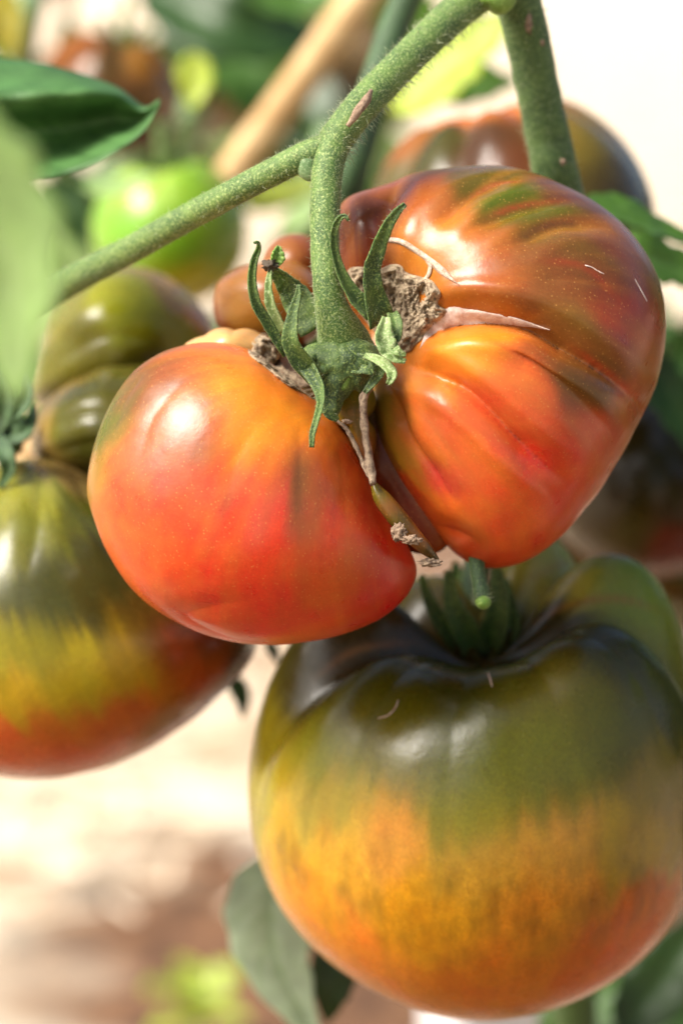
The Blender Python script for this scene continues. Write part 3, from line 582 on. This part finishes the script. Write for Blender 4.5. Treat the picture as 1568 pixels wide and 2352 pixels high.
_, P, r = tube('broken_stub', [(1088,1240,.716),(1096,1310,.715),(1104,1360,.714),(1108,1384,.713)], [18,18,19,17], STEM_D, vine, 20, 16, .12, 7)
HV.add(hair_geo(P, r, 60, .0008, .002, .000035, tr=(.6, 1)))
mesh('stub_tip', *lobe([(1090,1382),(1100,1370),(1118,1370),(1128,1384),(1116,1398),(1098,1396)], (1108, 1384), .7125, .002, .002, 3), LIME, vine)
tube('fruit_stalk', [(1170,1000,.80),(1120,1150,.79),(1095,1300,.782),(1092,1400,.780),(1095,1480,.786),(1096,1530,.792)], [30,32,33,34,36,40], STEM_D, vine, 40, 16, .05, 9)
tube('back_stem', [(960,-60,.82),(905,60,.82),(865,180,.815),(835,290,.81),(800,410,.81),(790,520,.82),(830,700,.84),(1000,900,.84),(1200,1100,.82)], [36,36,36,38,40,40,38,36,34], STEM_D, vine, 50, 16, .04, 4)
crumple('bud_scale', (1214, 55), 11, .7335, DRY, vine, 2, (.6, 1.9, .5), 3); crumple('bud_scale', (1245, 98), 6, .736, DRY, vine, 3, (.7, 1.2, .6), 3); crumple('bud_scale', (1292, 372), 7, .744, DRY, vine, 4, (.8, 1, .6), 3)
HV.build(vine)
# leaves of the vine
def sheet(name, rows, material, parent, n=30, k=4, seed=0, wav=.0014, label=None):
    """leaf given by edge and fold lines (lists of u,v,d)"""
    rr = [spline(VP(q), n) for q in rows]; A = np.array(rr)                     # rows x n x 3
    cross = np.array([spline(A[:, i], (len(rows)-1)*k+1) for i in range(n)])     # n x m x 3
    m = cross.shape[1]; v = cross.reshape(-1, 3)
    v = v+np.array([(0, 0, wav*noise.noise(Vector(q*90)+Vector((seed, 0, 0)))*2) for q in v])
    x = np.tile(np.linspace(-1, 1, m), n); s = np.repeat(np.linspace(0, 1, n), m)
    vein = np.maximum(np.exp(-(x/.05)**2), .8*np.exp(-(((s-np.abs(x)*.25)*6 % 1-.5)/.09)**2))*.7
    v[:, 2] -= .0011*vein
    return mesh(name, v, gridfaces(n, m), material, parent, attrs={'leaf': vein}, solid=.0004, label=label)
LEAF_N = leaf_material('leaf_near', (72, 112, 56), (46, 84, 34), (150, 182, 150), .25, .6)
sheet('leaf', [[(-80,125,.795),(60,138,.79),(180,168,.785),(270,202,.782),(330,243,.775),(368,228,.768)],
               [(-80,190,.775),(60,188,.772),(180,195,.77),(270,213,.772),(325,250,.77),(367,234,.766)],
               [(-80,238,.762),(60,228,.762),(180,222,.764),(265,225,.768),(318,256,.77),(366,240,.766)],
               [(-80,320,.785),(60,300,.785),(170,290,.785),(250,275,.782),(312,275,.776),(362,248,.768)],
               [(-80,395,.775),(70,375,.775),(170,350,.773),(250,320,.77),(318,292,.768),(360,254,.764)],
               [(-80,430,.755),(80,412,.755),(190,385,.755),(270,345,.755),(330,300,.757),(368,240,.760)]], LEAF_N, vine, 34, 4, label='boat-shaped curled dark green leaf with pale rim')
leaf([(-250,200,.47),(-90,420,.475),(20,640,.48),(40,930,.485)], 200, LEAF_L, vine, face=(-.5, .6, 1), fold=.1, seed=2, label='pale green leaf close to the viewer')
leaf([(1330,480,.80),(1420,505,.805),(1520,540,.81),(1680,600,.82)], 85, LEAF, vine, face=(0, .9, .6), fold=.3, seed=3)
leaf([(1400,560,.83),(1480,590,.83),(1560,620,.835),(1700,660,.84)], 70, LEAF, vine, face=(0, .5, 1), fold=.2, seed=4)
leaf([(1440,780,.87),(1510,880,.87),(1560,970,.87),(1640,1090,.87)], 60, LEAF_D, vine, face=(.4, .2, 1), fold=.3, seed=5)

# ================================================================ olive tomato below
low = root('tomato', 'large round olive-and-orange tomato with dark green shoulders and sunken stalk', 'tomato', V(1100, 2300, .785))
tau = R_(25)
kv, kf, kfl, kc, kax, kR, ktop = ribbed((1104, 1806), 535, .775, (0.0, math.cos(tau), math.sin(tau)), .95, .34, .38,
    [(-80, .36, 14), (88, .26, 10), (137, .30, 10), (178, .36, 12), (-128, .36, 14), (-42, .05, 13), (-12, .035, 12), (22, .045, 12), (54, .05, 12)], 420, 240, .88, lifts=[(.07, 52, 36, .06), (.16, 114, 26, .07), (.14, 158, 22, .07), (.08, -104, 22, .05)])
kcol = paint(kv, kf, [(1080,1560,90,(64,62,12)),(900,1590,70,(76,74,12)),(880,1660,70,(106,96,14)),(760,1720,70,(116,108,34)),(700,1560,70,(58,48,18)),(620,1680,50,(96,80,16)),(600,1850,50,(146,128,20)),(640,1960,60,(186,136,26)),(760,1860,80,(150,124,56)),(780,1960,60,(200,138,46)),(880,1940,60,(190,122,56)),(1080,1760,90,(86,84,20)),(1080,1880,80,(116,104,30)),(1080,2000,70,(168,120,46)),(1250,1800,90,(92,88,20)),(1260,1950,80,(184,124,46)),(1400,1700,80,(74,70,18)),(1500,1800,60,(112,92,18)),(1450,1940,70,(150,116,22)),(1540,1950,50,(146,112,20)),(1480,2080,60,(190,92,34)),(1000,2120,90,(196,128,26)),(700,2090,90,(214,132,32)),(1250,2090,90,(202,122,38)),(1100,2230,90,(202,112,36)),(820,2200,80,(216,122,44)),(1400,2190,80,(200,94,38)),(1400,1460,90,(58,54,18)),(1250,1450,60,(54,48,18)),(1450,1330,60,(124,136,46)),(1300,1320,60,(190,172,96)),(1380,1300,40,(140,140,56)),(960,1480,60,(70,54,28)),(800,1500,60,(58,46,18)),(1540,1600,60,(66,60,26))],
    [([(1190,1460),(1290,1395),(1420,1375),(1560,1420)], 10, (150, 100, 60), .8), ([(1000,1480),(880,1478),(800,1500),(720,1560)], 9, (142, 92, 66), .8), ([(1210,1330),(1320,1285),(1450,1282),(1560,1340)], 10, (176, 100, 62), .8), ([(700,1980),(820,2120),(840,2260)], 24, (214, 108, 40), .4)], vj=jitter(kv, kfl*np.array((1.5, 1.5, .8)), kax, .0045, 1.0), tint=(.86, .92, .5))
ku = UV(kv); kol = np.exp(-((ku[:, 1]-1880)/190)**2)
hgt = ((kv-kc)@kax)/kR; kcol = kcol*(1-.22*smooth(.12, .55, hgt))[:, None]      # darker green shoulder
kol = np.exp(-((hgt-.02)/.30)**2)*1.25+.25*np.exp(-((hgt+.45)/.25)**2)
mesh('skin', kv, kf, SKIN_OLIVE, low, attrs={'pig': kcol, 'flow': kfl*np.array((1, 1, 3.6)), 'olive': kol})
KS = (kv, kf)
strip('scar', [(868,1648),(890,1640),(905,1625),(913,1607)], [(868,1652),(892,1645),(909,1628),(916,1608)], KS, SCAR, low, .0003, .0001, 3, n=16, m=5)
strip('scar', [(1118,1545),(1122,1560),(1128,1577)], [(1123,1544),(1127,1559),(1131,1577)], KS, SCAR, low, .0003, .0001, 3, n=8, m=5)
HL = Hairs()
for pts, half, mt in (([(1080,1500,.772),(1030,1450,.765),(990,1390,.762),(966,1320,.760)], [26,22,15,6], SEPAL), ([(1095,1510,.768),(1070,1450,.760),(1040,1390,.756),(1026,1310,.755)], [26,30,22,6], SEPAL),
                      ([(1115,1500,.768),(1138,1430,.760),(1145,1370,.757),(1138,1290,.757)], [26,30,22,8], SEPAL), ([(1130,1495,.772),(1170,1450,.768),(1172,1390,.766),(1160,1330,.766)], [26,22,14,6], SEPAL), ([(1080,1490,.785),(1060,1400,.785),(1050,1330,.786),(1045,1290,.786)], [20,24,18,6], SEPAL)):
    ribbon('sepal', pts, half, mt, low, fold=.5, face=(-.1, .1, 1), hairs=HL)
crumple('calyx', (1108, 1500), 55, .778, SEPAL, low, 5, (1, .45, .8), 4, .25)

# ================================================================ olive tomato to the left
lef = root('tomato', 'large lobed olive tomato with streaked yellow and red lower side behind the orange-red tomato', 'tomato', V(110, 1787, .80))
Ao = [(-150,1150),(-60,1085),(0,1068),(70,1052),(140,1060),(230,1105),(350,1180),(470,1270),(560,1370),(597,1480),(560,1540),(500,1600),(400,1680),(300,1738),(200,1772),(100,1787),(0,1780),(-100,1750),(-220,1680),(-300,1560),(-320,1400),(-260,1250)]
a1, b1 = lobe(Ao, (130, 1430), .795, .046, .05, 7, .93)
a1 = grooves(a1, b1, [([(95,1065),(90,1180),(60,1330)], .8, 30), ([(160,1070),(240,1200),(330,1360)], .7, 34), ([(30,1075),(-20,1200),(-40,1400)], .7, 34)])
c1 = paint(a1, b1, [(60,1120,60,(120,116,50)),(150,1090,50,(120,96,66)),(200,1180,70,(76,74,20)),(30,1230,70,(96,94,32)),(100,1350,90,(60,60,28)),(250,1330,90,(56,52,26)),(350,1450,70,(86,60,24)),(60,1500,70,(128,116,26)),(200,1560,70,(168,146,28)),(300,1540,60,(176,140,28)),(60,1600,60,(176,140,36)),(400,1500,60,(150,60,24)),(480,1480,60,(120,44,22)),(560,1480,40,(84,30,20)),(450,1570,60,(164,62,24)),(300,1650,60,(176,84,34)),(150,1670,60,(188,100,40)),(30,1720,60,(206,96,52)),(180,1740,60,(190,84,48)),(400,1630,50,(150,90,34))],
    [([(380,1460),(450,1530),(490,1580)], 30, (168, 56, 22), .5)], vj=jit(a1, .010, V(40, 975, .79), (.35, -.85, -.4), 14, 18), tint=(.9, .92, .6))
Bo = [(72,1040),(85,955),(130,905),(200,865),(300,838),(400,850),(460,920),(450,1020),(380,1080),(280,1110),(180,1100),(110,1075)]
a2, b2 = lobe(Bo, (260, 980), .81, .030, .035, 6)
c2 = paint(a2, b2, [(100,960,30,(150,124,84)),(160,960,50,(88,86,30)),(250,900,50,(100,96,40)),(250,1020,60,(70,70,24)),(350,950,60,(76,72,26))], [([(85,1030),(100,950),(150,895),(240,855)], 9, (176, 136, 100), .8)])
a2 = grooves(a2, b2, [([(110,980),(200,950),(300,960)], .9, 24), ([(130,1040),(220,1020),(320,1040)], .7, 24)])
Co = [(75,920),(100,800),(118,705),(170,655),(250,618),(330,615),(400,645),(460,700),(500,770),(510,840),(450,900),(350,940),(200,940),(110,940)]
a3, b3 = lobe(Co, (290, 790), .835, .036, .04, 6)
a3 = grooves(a3, b3, [([(120,830),(250,770),(420,800)], 1.2, 40)])
c3 = paint(a3, b3, [(150,700,50,(120,116,60)),(280,670,60,(156,156,36)),(400,680,40,(160,120,60)),(440,720,30,(176,96,62)),(300,740,60,(130,134,22)),(420,780,50,(140,126,30)),(200,800,60,(88,84,26)),(330,830,60,(64,60,18)),(150,860,50,(96,92,28))])
vv, ff, cc, k = [], [], [], 0
for a, b_, c in ((a1, b1, c1), (a2, b2, c2), (a3, b3, c3)): vv.append(a); ff.append(b_+k); cc.append(c); k += len(a)
vv, ff, cc = np.vstack(vv), np.vstack(ff), np.vstack(cc)
lu = UV(vv); PL = V(40, 975, .79)
rl = np.linalg.norm(vv-PL, axis=1)/.0001/1.12
mesh('skin', vv, ff, SKIN_OLIVE, lef, attrs={'pig': cc, 'flow': flow(vv, PL, (.35, -.85, -.4), 14, 22), 'olive': np.exp(-((rl-560)/170)**2)*(lu[:, 1] > 1100)*.9})
for pts, half in (([(-30,1000,.782),(0,960,.772),(15,900,.770),(-5,840,.770)], [30,28,20,6]), ([(-20,990,.78),(40,1000,.770),(70,970,.772),(80,930,.776)], [24,20,14,5]), ([(-20,1000,.776),(10,1040,.768),(20,1080,.768),(0,1120,.770)], [24,22,16,6]), ([(-20,970,.776),(40,940,.770),(60,900,.772),(50,860,.775)], [20,20,16,5])):
    ribbon('sepal', pts, half, STEM_D, lef, fold=.5)
crumple('calyx', (10, 985), 60, .79, STEM_D, lef, 9, (1, .9, .5), 4, .3)

# ================================================================ tomatoes farther back
def far_tomato(label, center, Rpx, d, axis, zs, ribs, blobs, strokes=(), olive=.3, cav=.28, sep=True):
    v, f, fl, c, ax, Rm, top = ribbed(center, Rpx, d, axis, zs, cav, .3, ribs, 160, 100, .9)
    t = root('tomato', label, 'tomato', V(center[0], center[1]+Rpx*zs, d))
    mesh('skin', v, f, SKIN_FAR, t, attrs={'pig': paint(v, f, blobs, strokes), 'flow': fl, 'olive': np.full(len(v), olive)})
    if sep:
        up = np.cross(ax, (0.3, .1, 1)); up /= np.linalg.norm(up); sd = np.cross(ax, up)
        for k in range(5):
            a = k*1.256; o = up*math.cos(a)+sd*math.sin(a)
            pts = [top-ax*Rm*.02+o*Rm*q+ax*Rm*h for q, h in ((.02, 0), (.18, .12), (.32, .28), (.38, .42))]
            uvd = [tuple(UV(p[None])[0])+(-p[2],) for p in pts]
            ribbon('sepal', uvd, [Rpx*.06, Rpx*.09, Rpx*.06, Rpx*.015], SEPAL, t, fold=.4, n=10, m=5)
        P = np.array([top-ax*Rm*.05, top+ax*Rm*.3, top+ax*Rm*.55+np.array((0, Rm*.15, 0))])
        tv, tf, _, _ = tube_view(spline(P, 10), np.full(10, Rm*.07), 10)
        mesh('stalk', tv, tf, STEM, t)
    return t
far_tomato('brownish tomato with orange and olive ribs behind the straight thick stem', (1175, 535), 336, .875, (-.25, .92, .1), .98, [(-60, .22, 14), (-20, .2, 13), (25, .18, 14), (70, .2, 14), (120, .2, 14), (-110, .2, 14), (170, .2, 14)],
    [(900,330,60,(140,84,44)),(980,250,44,(196,104,40)),(1120,230,44,(180,96,40)),(1000,330,60,(66,62,22)),(1100,340,60,(84,52,26)),(1150,370,50,(104,56,28)),(880,420,50,(90,80,50)),(1350,330,60,(104,88,34)),(1400,400,60,(70,56,18)),(1440,450,50,(64,50,16)),(1300,290,50,(120,96,44))], sep=False)
far_tomato('small unripe lime green tomato behind the slanting side stem', (392, 528), 180, 1.04, (-.1, .95, .25), .96, [(0, .12, 20), (72, .12, 20), (144, .12, 20), (-72, .12, 20), (-144, .12, 20)],
    [(330,420,60,(150,180,90)),(450,430,60,(118,154,48)),(420,560,60,(100,140,28)),(500,560,60,(116,144,28)),(450,640,60,(170,160,24)),(520,660,40,(180,150,24)),(280,520,50,(120,170,70))], olive=.05)
far_tomato('dark brown-orange tomato far behind the curled leaf', (255, 215), 165, 1.12, (.2, .95, .15), .9, [(-50, .3, 16), (10, .3, 14), (70, .3, 16), (140, .25, 14), (-120, .25, 14)],
    [(110,110,40,(170,96,30)),(180,130,50,(110,62,22)),(260,150,50,(80,56,22)),(330,150,50,(130,86,26)),(300,230,60,(80,50,18)),(370,220,40,(120,80,26)),(350,300,50,(72,30,16))])
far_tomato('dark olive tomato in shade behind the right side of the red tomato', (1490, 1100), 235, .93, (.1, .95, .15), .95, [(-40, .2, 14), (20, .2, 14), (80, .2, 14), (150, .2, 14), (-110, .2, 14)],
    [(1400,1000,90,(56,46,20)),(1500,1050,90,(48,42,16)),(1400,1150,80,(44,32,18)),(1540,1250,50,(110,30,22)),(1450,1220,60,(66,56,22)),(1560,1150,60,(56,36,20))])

# ================================================================ plant, cane and stake behind
bp_at = to_view((W(V(-200, 1176, 1.25))[0], W(V(-200, 1176, 1.25))[1], 0))
bpl = root('tomato_plant', 'out-of-focus leafy tomato plant filling the space behind the vine', 'plant', bp_at)
def gu(p): return tuple(UV(p[None])[0])+(-p[2],)
tube('stem', [gu(bp_at), (-120,1800,1.28), (-20,1300,1.26), (200,900,1.24), (390,400,1.20),(445,250,1.18),(480,120,1.18),(500,-80,1.18)], [34,34,34,34,34,32,32,30], STEM_P, bpl, 60, 12)
tube('stem', [(445,250,1.18),(200,420,1.2),(60,240,1.15),(50,100,1.12),(80,-40,1.12)], [28,28,34,36,36], STEM_P, bpl, 30, 12)
tube('stem', [(-20,1300,1.26),(500,800,1.2),(680,520,1.15),(720,420,1.12),(760,300,1.12)], [26,28,34,36,30], STEM_P, bpl, 30, 12)
for pts, half, mt, face in (
    ([(340,-30,1.15),(470,40,1.13),(600,80,1.13),(760,90,1.15)], 110, LEAF_D, (0,.3,1)), ([(480,60,1.2),(560,150,1.18),(640,230,1.18),(700,330,1.2)], 130, LEAF, (.2,.5,1)),
    ([(560,-60,1.1),(620,0,1.1),(700,20,1.1),(800,10,1.1)], 60, LEAF, (0,.8,.8)), ([(440,120,1.02),(446,165,1.02),(448,210,1.02),(440,250,1.02)], 46, LEAF_LIME, (0,.7,.7)),
    ([(-60,-30,1.1),(-20,20,1.1),(10,60,1.1),(30,140,1.1)], 70, LEAF_Y, (0,.5,1)), ([(900,260,.98),(980,190,.98),(1080,110,.98),(1200,20,.98)], 110, LEAF_LIME, (-.3,.6,1)),
    ([(890,130,1.0),(1000,170,1.0),(1090,190,1.0),(1190,190,1.0)], 80, LEAF, (0,.2,1)), ([(560,480,1.1),(620,460,1.1),(680,440,1.1),(740,400,1.1)], 50, LEAF_LIME, (0,.6,.8)),
    ([(80,430,1.12),(140,470,1.12),(190,520,1.12),(230,600,1.12)], 70, LEAF_D, (.3,.2,1)), ([(190,430,.98),(240,440,.98),(300,430,.98),(360,400,.98)], 40, LEAF_L, (0,.8,.6)),
    ([(640,180,1.3),(720,260,1.28),(790,300,1.28),(860,380,1.3)], 120, LEAF_D, (0,.3,1)), ([(720,40,1.3),(800,120,1.28),(850,200,1.28),(880,300,1.3)], 110, LEAF_B, (.3,.4,1)),
    ([(640,540,1.05),(690,500,1.05),(720,470,1.05),(760,400,1.05)], 34, LEAF_L, (-.3,.4,1)), ([(100,520,1.15),(160,600,1.15),(200,680,1.15),(220,800,1.15)], 90, LEAF_L, (0,.6,.8))):
    leaf(pts, half, mt, bpl, face=face, seed=random.random()*9, n=18, m=9)
# shared leaf shapes for the mass behind
base_leaves = []
for k in range(3):
    v, f, a = leaf_geo([(784-160,1176+10,1.0),(784-60,1176-10,1.0),(784+60,1176-8,1.0),(784+180,1176+40,1.0)], 95, face=(0, .2, 1), seed=k*3.3, n=14, m=7, serr=.2, wav=.15)
    v = v-V(784, 1176, 1.0); me = bpy.data.meshes.new('leaf'); me.from_pydata([tuple(q) for q in v], [], f.tolist()); me.polygons.foreach_set('use_smooth', [True]*len(me.polygons))
    at = me.attributes.new('leaf', 'FLOAT', 'POINT'); at.data.foreach_set('value', a.astype(np.float32)); base_leaves.append(me)
def fill(parent, u0, u1, v0, v1, d0, d1, count, mats, size=(.8, 1.5), avoid=()):
    off = np.array(parent.location)
    for k in range(count):
        u, v, d = random.uniform(u0, u1), random.uniform(v0, v1), random.uniform(d0, d1)
        if any(abs(u-a) < c and abs(v-b) < e for a, b, c, e in avoid): continue
        me = base_leaves[k % 3]; mt = random.choice(mats); key = me.name.split('.')[0]+mt.name+str(k % 3)
        if key not in fill.c:
            m2 = me.copy(); m2.materials.clear(); m2.materials.append(mt); fill.c[key] = m2
        o = bpy.data.objects.new('leaf', fill.c[key]); COL.objects.link(o); o.parent = parent
        o.location = W(V(u, v, d))-off; s = random.uniform(*size); o.scale = (s, s, s)
        o.rotation_euler = (Matrix.Rotation(R_(90-PITCH), 3, 'X') @ Matrix.Rotation(random.uniform(-.9, .3), 3, 'X') @ Matrix.Rotation(random.uniform(-.6, .6), 3, 'Y') @ Matrix.Rotation(random.uniform(0, 6.28), 3, 'Z')).to_euler()
fill.c = {}
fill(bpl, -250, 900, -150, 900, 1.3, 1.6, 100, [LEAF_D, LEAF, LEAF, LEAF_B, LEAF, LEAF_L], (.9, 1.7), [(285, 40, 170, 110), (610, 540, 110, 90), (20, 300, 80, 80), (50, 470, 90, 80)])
rpl = root('tomato_plant', 'dark shaded foliage of a tomato plant behind the right side', 'plant', to_view((W(V(1560, 1176, 1.25))[0]+.02, W(V(1560, 1176, 1.25))[1], 0)))
ra = to_view(np.array(rpl.location))
tube('stem', [gu(ra), (1640,1900,1.25), (1620,1400,1.25), (1600,900,1.25)], [30,30,30,30], STEM_D, rpl, 30, 12)
fill(rpl, 1900, 2700, 300, 1900, .76, 1.1, 70, [LEAF_D, LEAF_D, LEAF], (1.0, 1.7))  # unseen leaves off to the right, added to darken reflections on the fruit's edge
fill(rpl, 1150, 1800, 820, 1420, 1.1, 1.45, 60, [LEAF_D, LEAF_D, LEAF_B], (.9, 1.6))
for pts, half, mt, face in (
    ([(1240,2420,.97),(1340,2330,.97),(1450,2270,.97),(1600,2250,.97)], 90, LEAF, (0,.7,.8)), ([(1420,2380,.95),(1500,2280,.95),(1570,2180,.95),(1640,2060,.95)], 90, LEAF_D, (-.2,.4,1)),
    ([(1300,2250,1.02),(1400,2220,1.02),(1480,2200,1.02),(1600,2180,1.02)], 60, LEAF_U, (0,.6,.8)), ([(1280,2500,1.05),(1400,2400,1.05),(1520,2350,1.05),(1660,2350,1.05)], 100, LEAF_D, (0,.5,1))):
    leaf(pts, half, mt, rpl, face=face, seed=random.random()*9, n=18, m=9)
# drooping leaf under the olive tomato (on the vine)
leaf([(650,1960,.85),(620,2080,.845),(640,2220,.845),(730,2400,.85)], 112, LEAF_U, vine, face=(-.35,.55,1), fold=.2, seed=1.2, serr=.06, label='grey-green leaf underside hanging below the olive tomato')
leaf([(590,2020,.87),(650,2090,.868),(700,2140,.868),(760,2190,.87)], 46, LEAF_D, vine, face=(0,.3,1), fold=.1, seed=2.2, serr=.04)
leaf([(800,2120,.86),(770,2210,.858),(760,2280,.858),(750,2350,.86)], 62, LEAF_D, vine, face=(.2,.2,1), fold=.15, seed=3.2, serr=.04)
leaf([(520,1540,.86),(545,1580,.86),(556,1610,.86),(556,1650,.86)], 24, LEAF_D, vine, face=(.3,.2,1), seed=4.2, n=12, m=7)
leaf([(610,1470,.84),(624,1490,.84),(632,1505,.84),(640,1530,.84)], 16, LEAF_D, vine, face=(.3,.2,1), seed=5.2, n=12, m=7)

# unseen plant added behind the viewer so the fruit reflects foliage, not sky
nx = root('tomato_plant', 'unseen leafy tomato plant added behind the viewer for reflections in the fruit', 'plant', to_view((.05, -.5, 0)))
no = np.array(nx.location)
mesh('stem', *(lambda q: (q[0], q[1]))(tube_view(spline(to_view(np.array([(.05,-.5,0),(.02,-.48,.4),(.08,-.5,.8),(.05,-.52,1.7)])), 20), np.full(20, .006), 10)), STEM, nx)
for k in range(270):
    mt = random.choice([LEAF_D, LEAF, LEAF_D]); me = base_leaves[k % 3]; key = me.name.split('.')[0]+mt.name+str(k % 3)
    if key not in fill.c:
        m2 = me.copy(); m2.materials.clear(); m2.materials.append(mt); fill.c[key] = m2
    o = bpy.data.objects.new('leaf', fill.c[key]); COL.objects.link(o); o.parent = nx
    z = random.uniform(.08, 1.75); o.location = (random.gauss(.05, .30), random.gauss(-.03, .10), z); s = random.uniform(1.8, 3.2); o.scale = (s, s, s)
    o.rotation_euler = (random.uniform(-1.3, 1.3), random.uniform(-.6, .6), random.uniform(0, 6.28))
# cane
c0, c1_ = V(870, -60, 1.05), V(540, 390, 1.09); dr = c1_-c0; w0, w1 = W(c0), W(c1_); dw = w1-w0; tt = -w0[2]/dw[2]
can = root('bamboo_cane', 'tan dry cane slanting behind the fuzzy stems', 'cane', to_view(w0+dw*tt))
Pc = np.array([c0-dr*.4+(dr*(tt+.4))*q for q in np.linspace(0, 1, 60)]); rc_ = np.full(60, .0062)*(1+.10*np.exp(-((np.linspace(0, 12, 60) % 2-1)/.12)**2))
tv, tf, _, _ = tube_view(Pc, rc_, 14); mesh('shaft', tv, tf, CANE, can)
# white stake
pt = W(V(1105, 2255, 1.25)); ps = root('garden_stake', 'white post standing in the soil below the large olive tomato', 'stake', to_view((pt[0], pt[1], 0)))
bm = bmesh.new(); bmesh.ops.create_cube(bm, size=1.0); bmesh.ops.scale(bm, vec=(.042, .03, pt[2]+.02), verts=bm.verts); bmesh.ops.bevel(bm, geom=bm.edges[:], offset=.003, segments=2, affect='EDGES')
me = bpy.data.meshes.new('post'); bm.to_mesh(me); bm.free(); me.materials.append(POST); o = bpy.data.objects.new('post', me); COL.objects.link(o); o.parent = ps; o.location = (0, 0, pt[2]/2-.01); o.rotation_euler = (0, 0, .5)
bm = bmesh.new(); bmesh.ops.create_cone(bm, segments=4, radius1=.03, radius2=.002, depth=.02, cap_ends=True); me = bpy.data.meshes.new('cap'); bm.to_mesh(me); bm.free(); me.materials.append(POST)
o = bpy.data.objects.new('cap', me); COL.objects.link(o); o.parent = ps; o.location = (0, 0, pt[2]+.01); o.rotation_euler = (0, 0, .5+math.pi/4)
# seedling on the ground
sg = G(450, 2420); sd_ = root('seedling', 'bright lime green seedling on the brown soil', 'seedling', to_view(sg))
sv_ = to_view(sg); su, sv2 = UV(sv_[None])[0]; sd = -sv_[2]
tube('stem', [(su, sv2, sd), (su+4, sv2-80, sd), (450, 2330, sd)], [10, 9, 7], STEM_P, sd_, 12, 8)
for pts, h in (([(450,2330,sd),(400,2290,sd-.01),(370,2270,sd-.02),(330,2280,sd-.03)], 50), ([(450,2330,sd),(500,2270,sd),(530,2240,sd),(560,2250,sd)], 52), ([(450,2340,sd),(440,2280,sd-.02),(430,2240,sd-.02),(400,2200,sd-.02)], 54), ([(450,2350,sd),(480,2330,sd-.03),(520,2330,sd-.04),(570,2350,sd-.05)], 46), ([(450,2350,sd),(420,2350,sd-.03),(380,2360,sd-.04),(340,2380,sd-.05)], 46)):
    leaf(pts, h, LEAF_LIME, sd_, face=(0,.9,.5), n=12, m=7, seed=h)
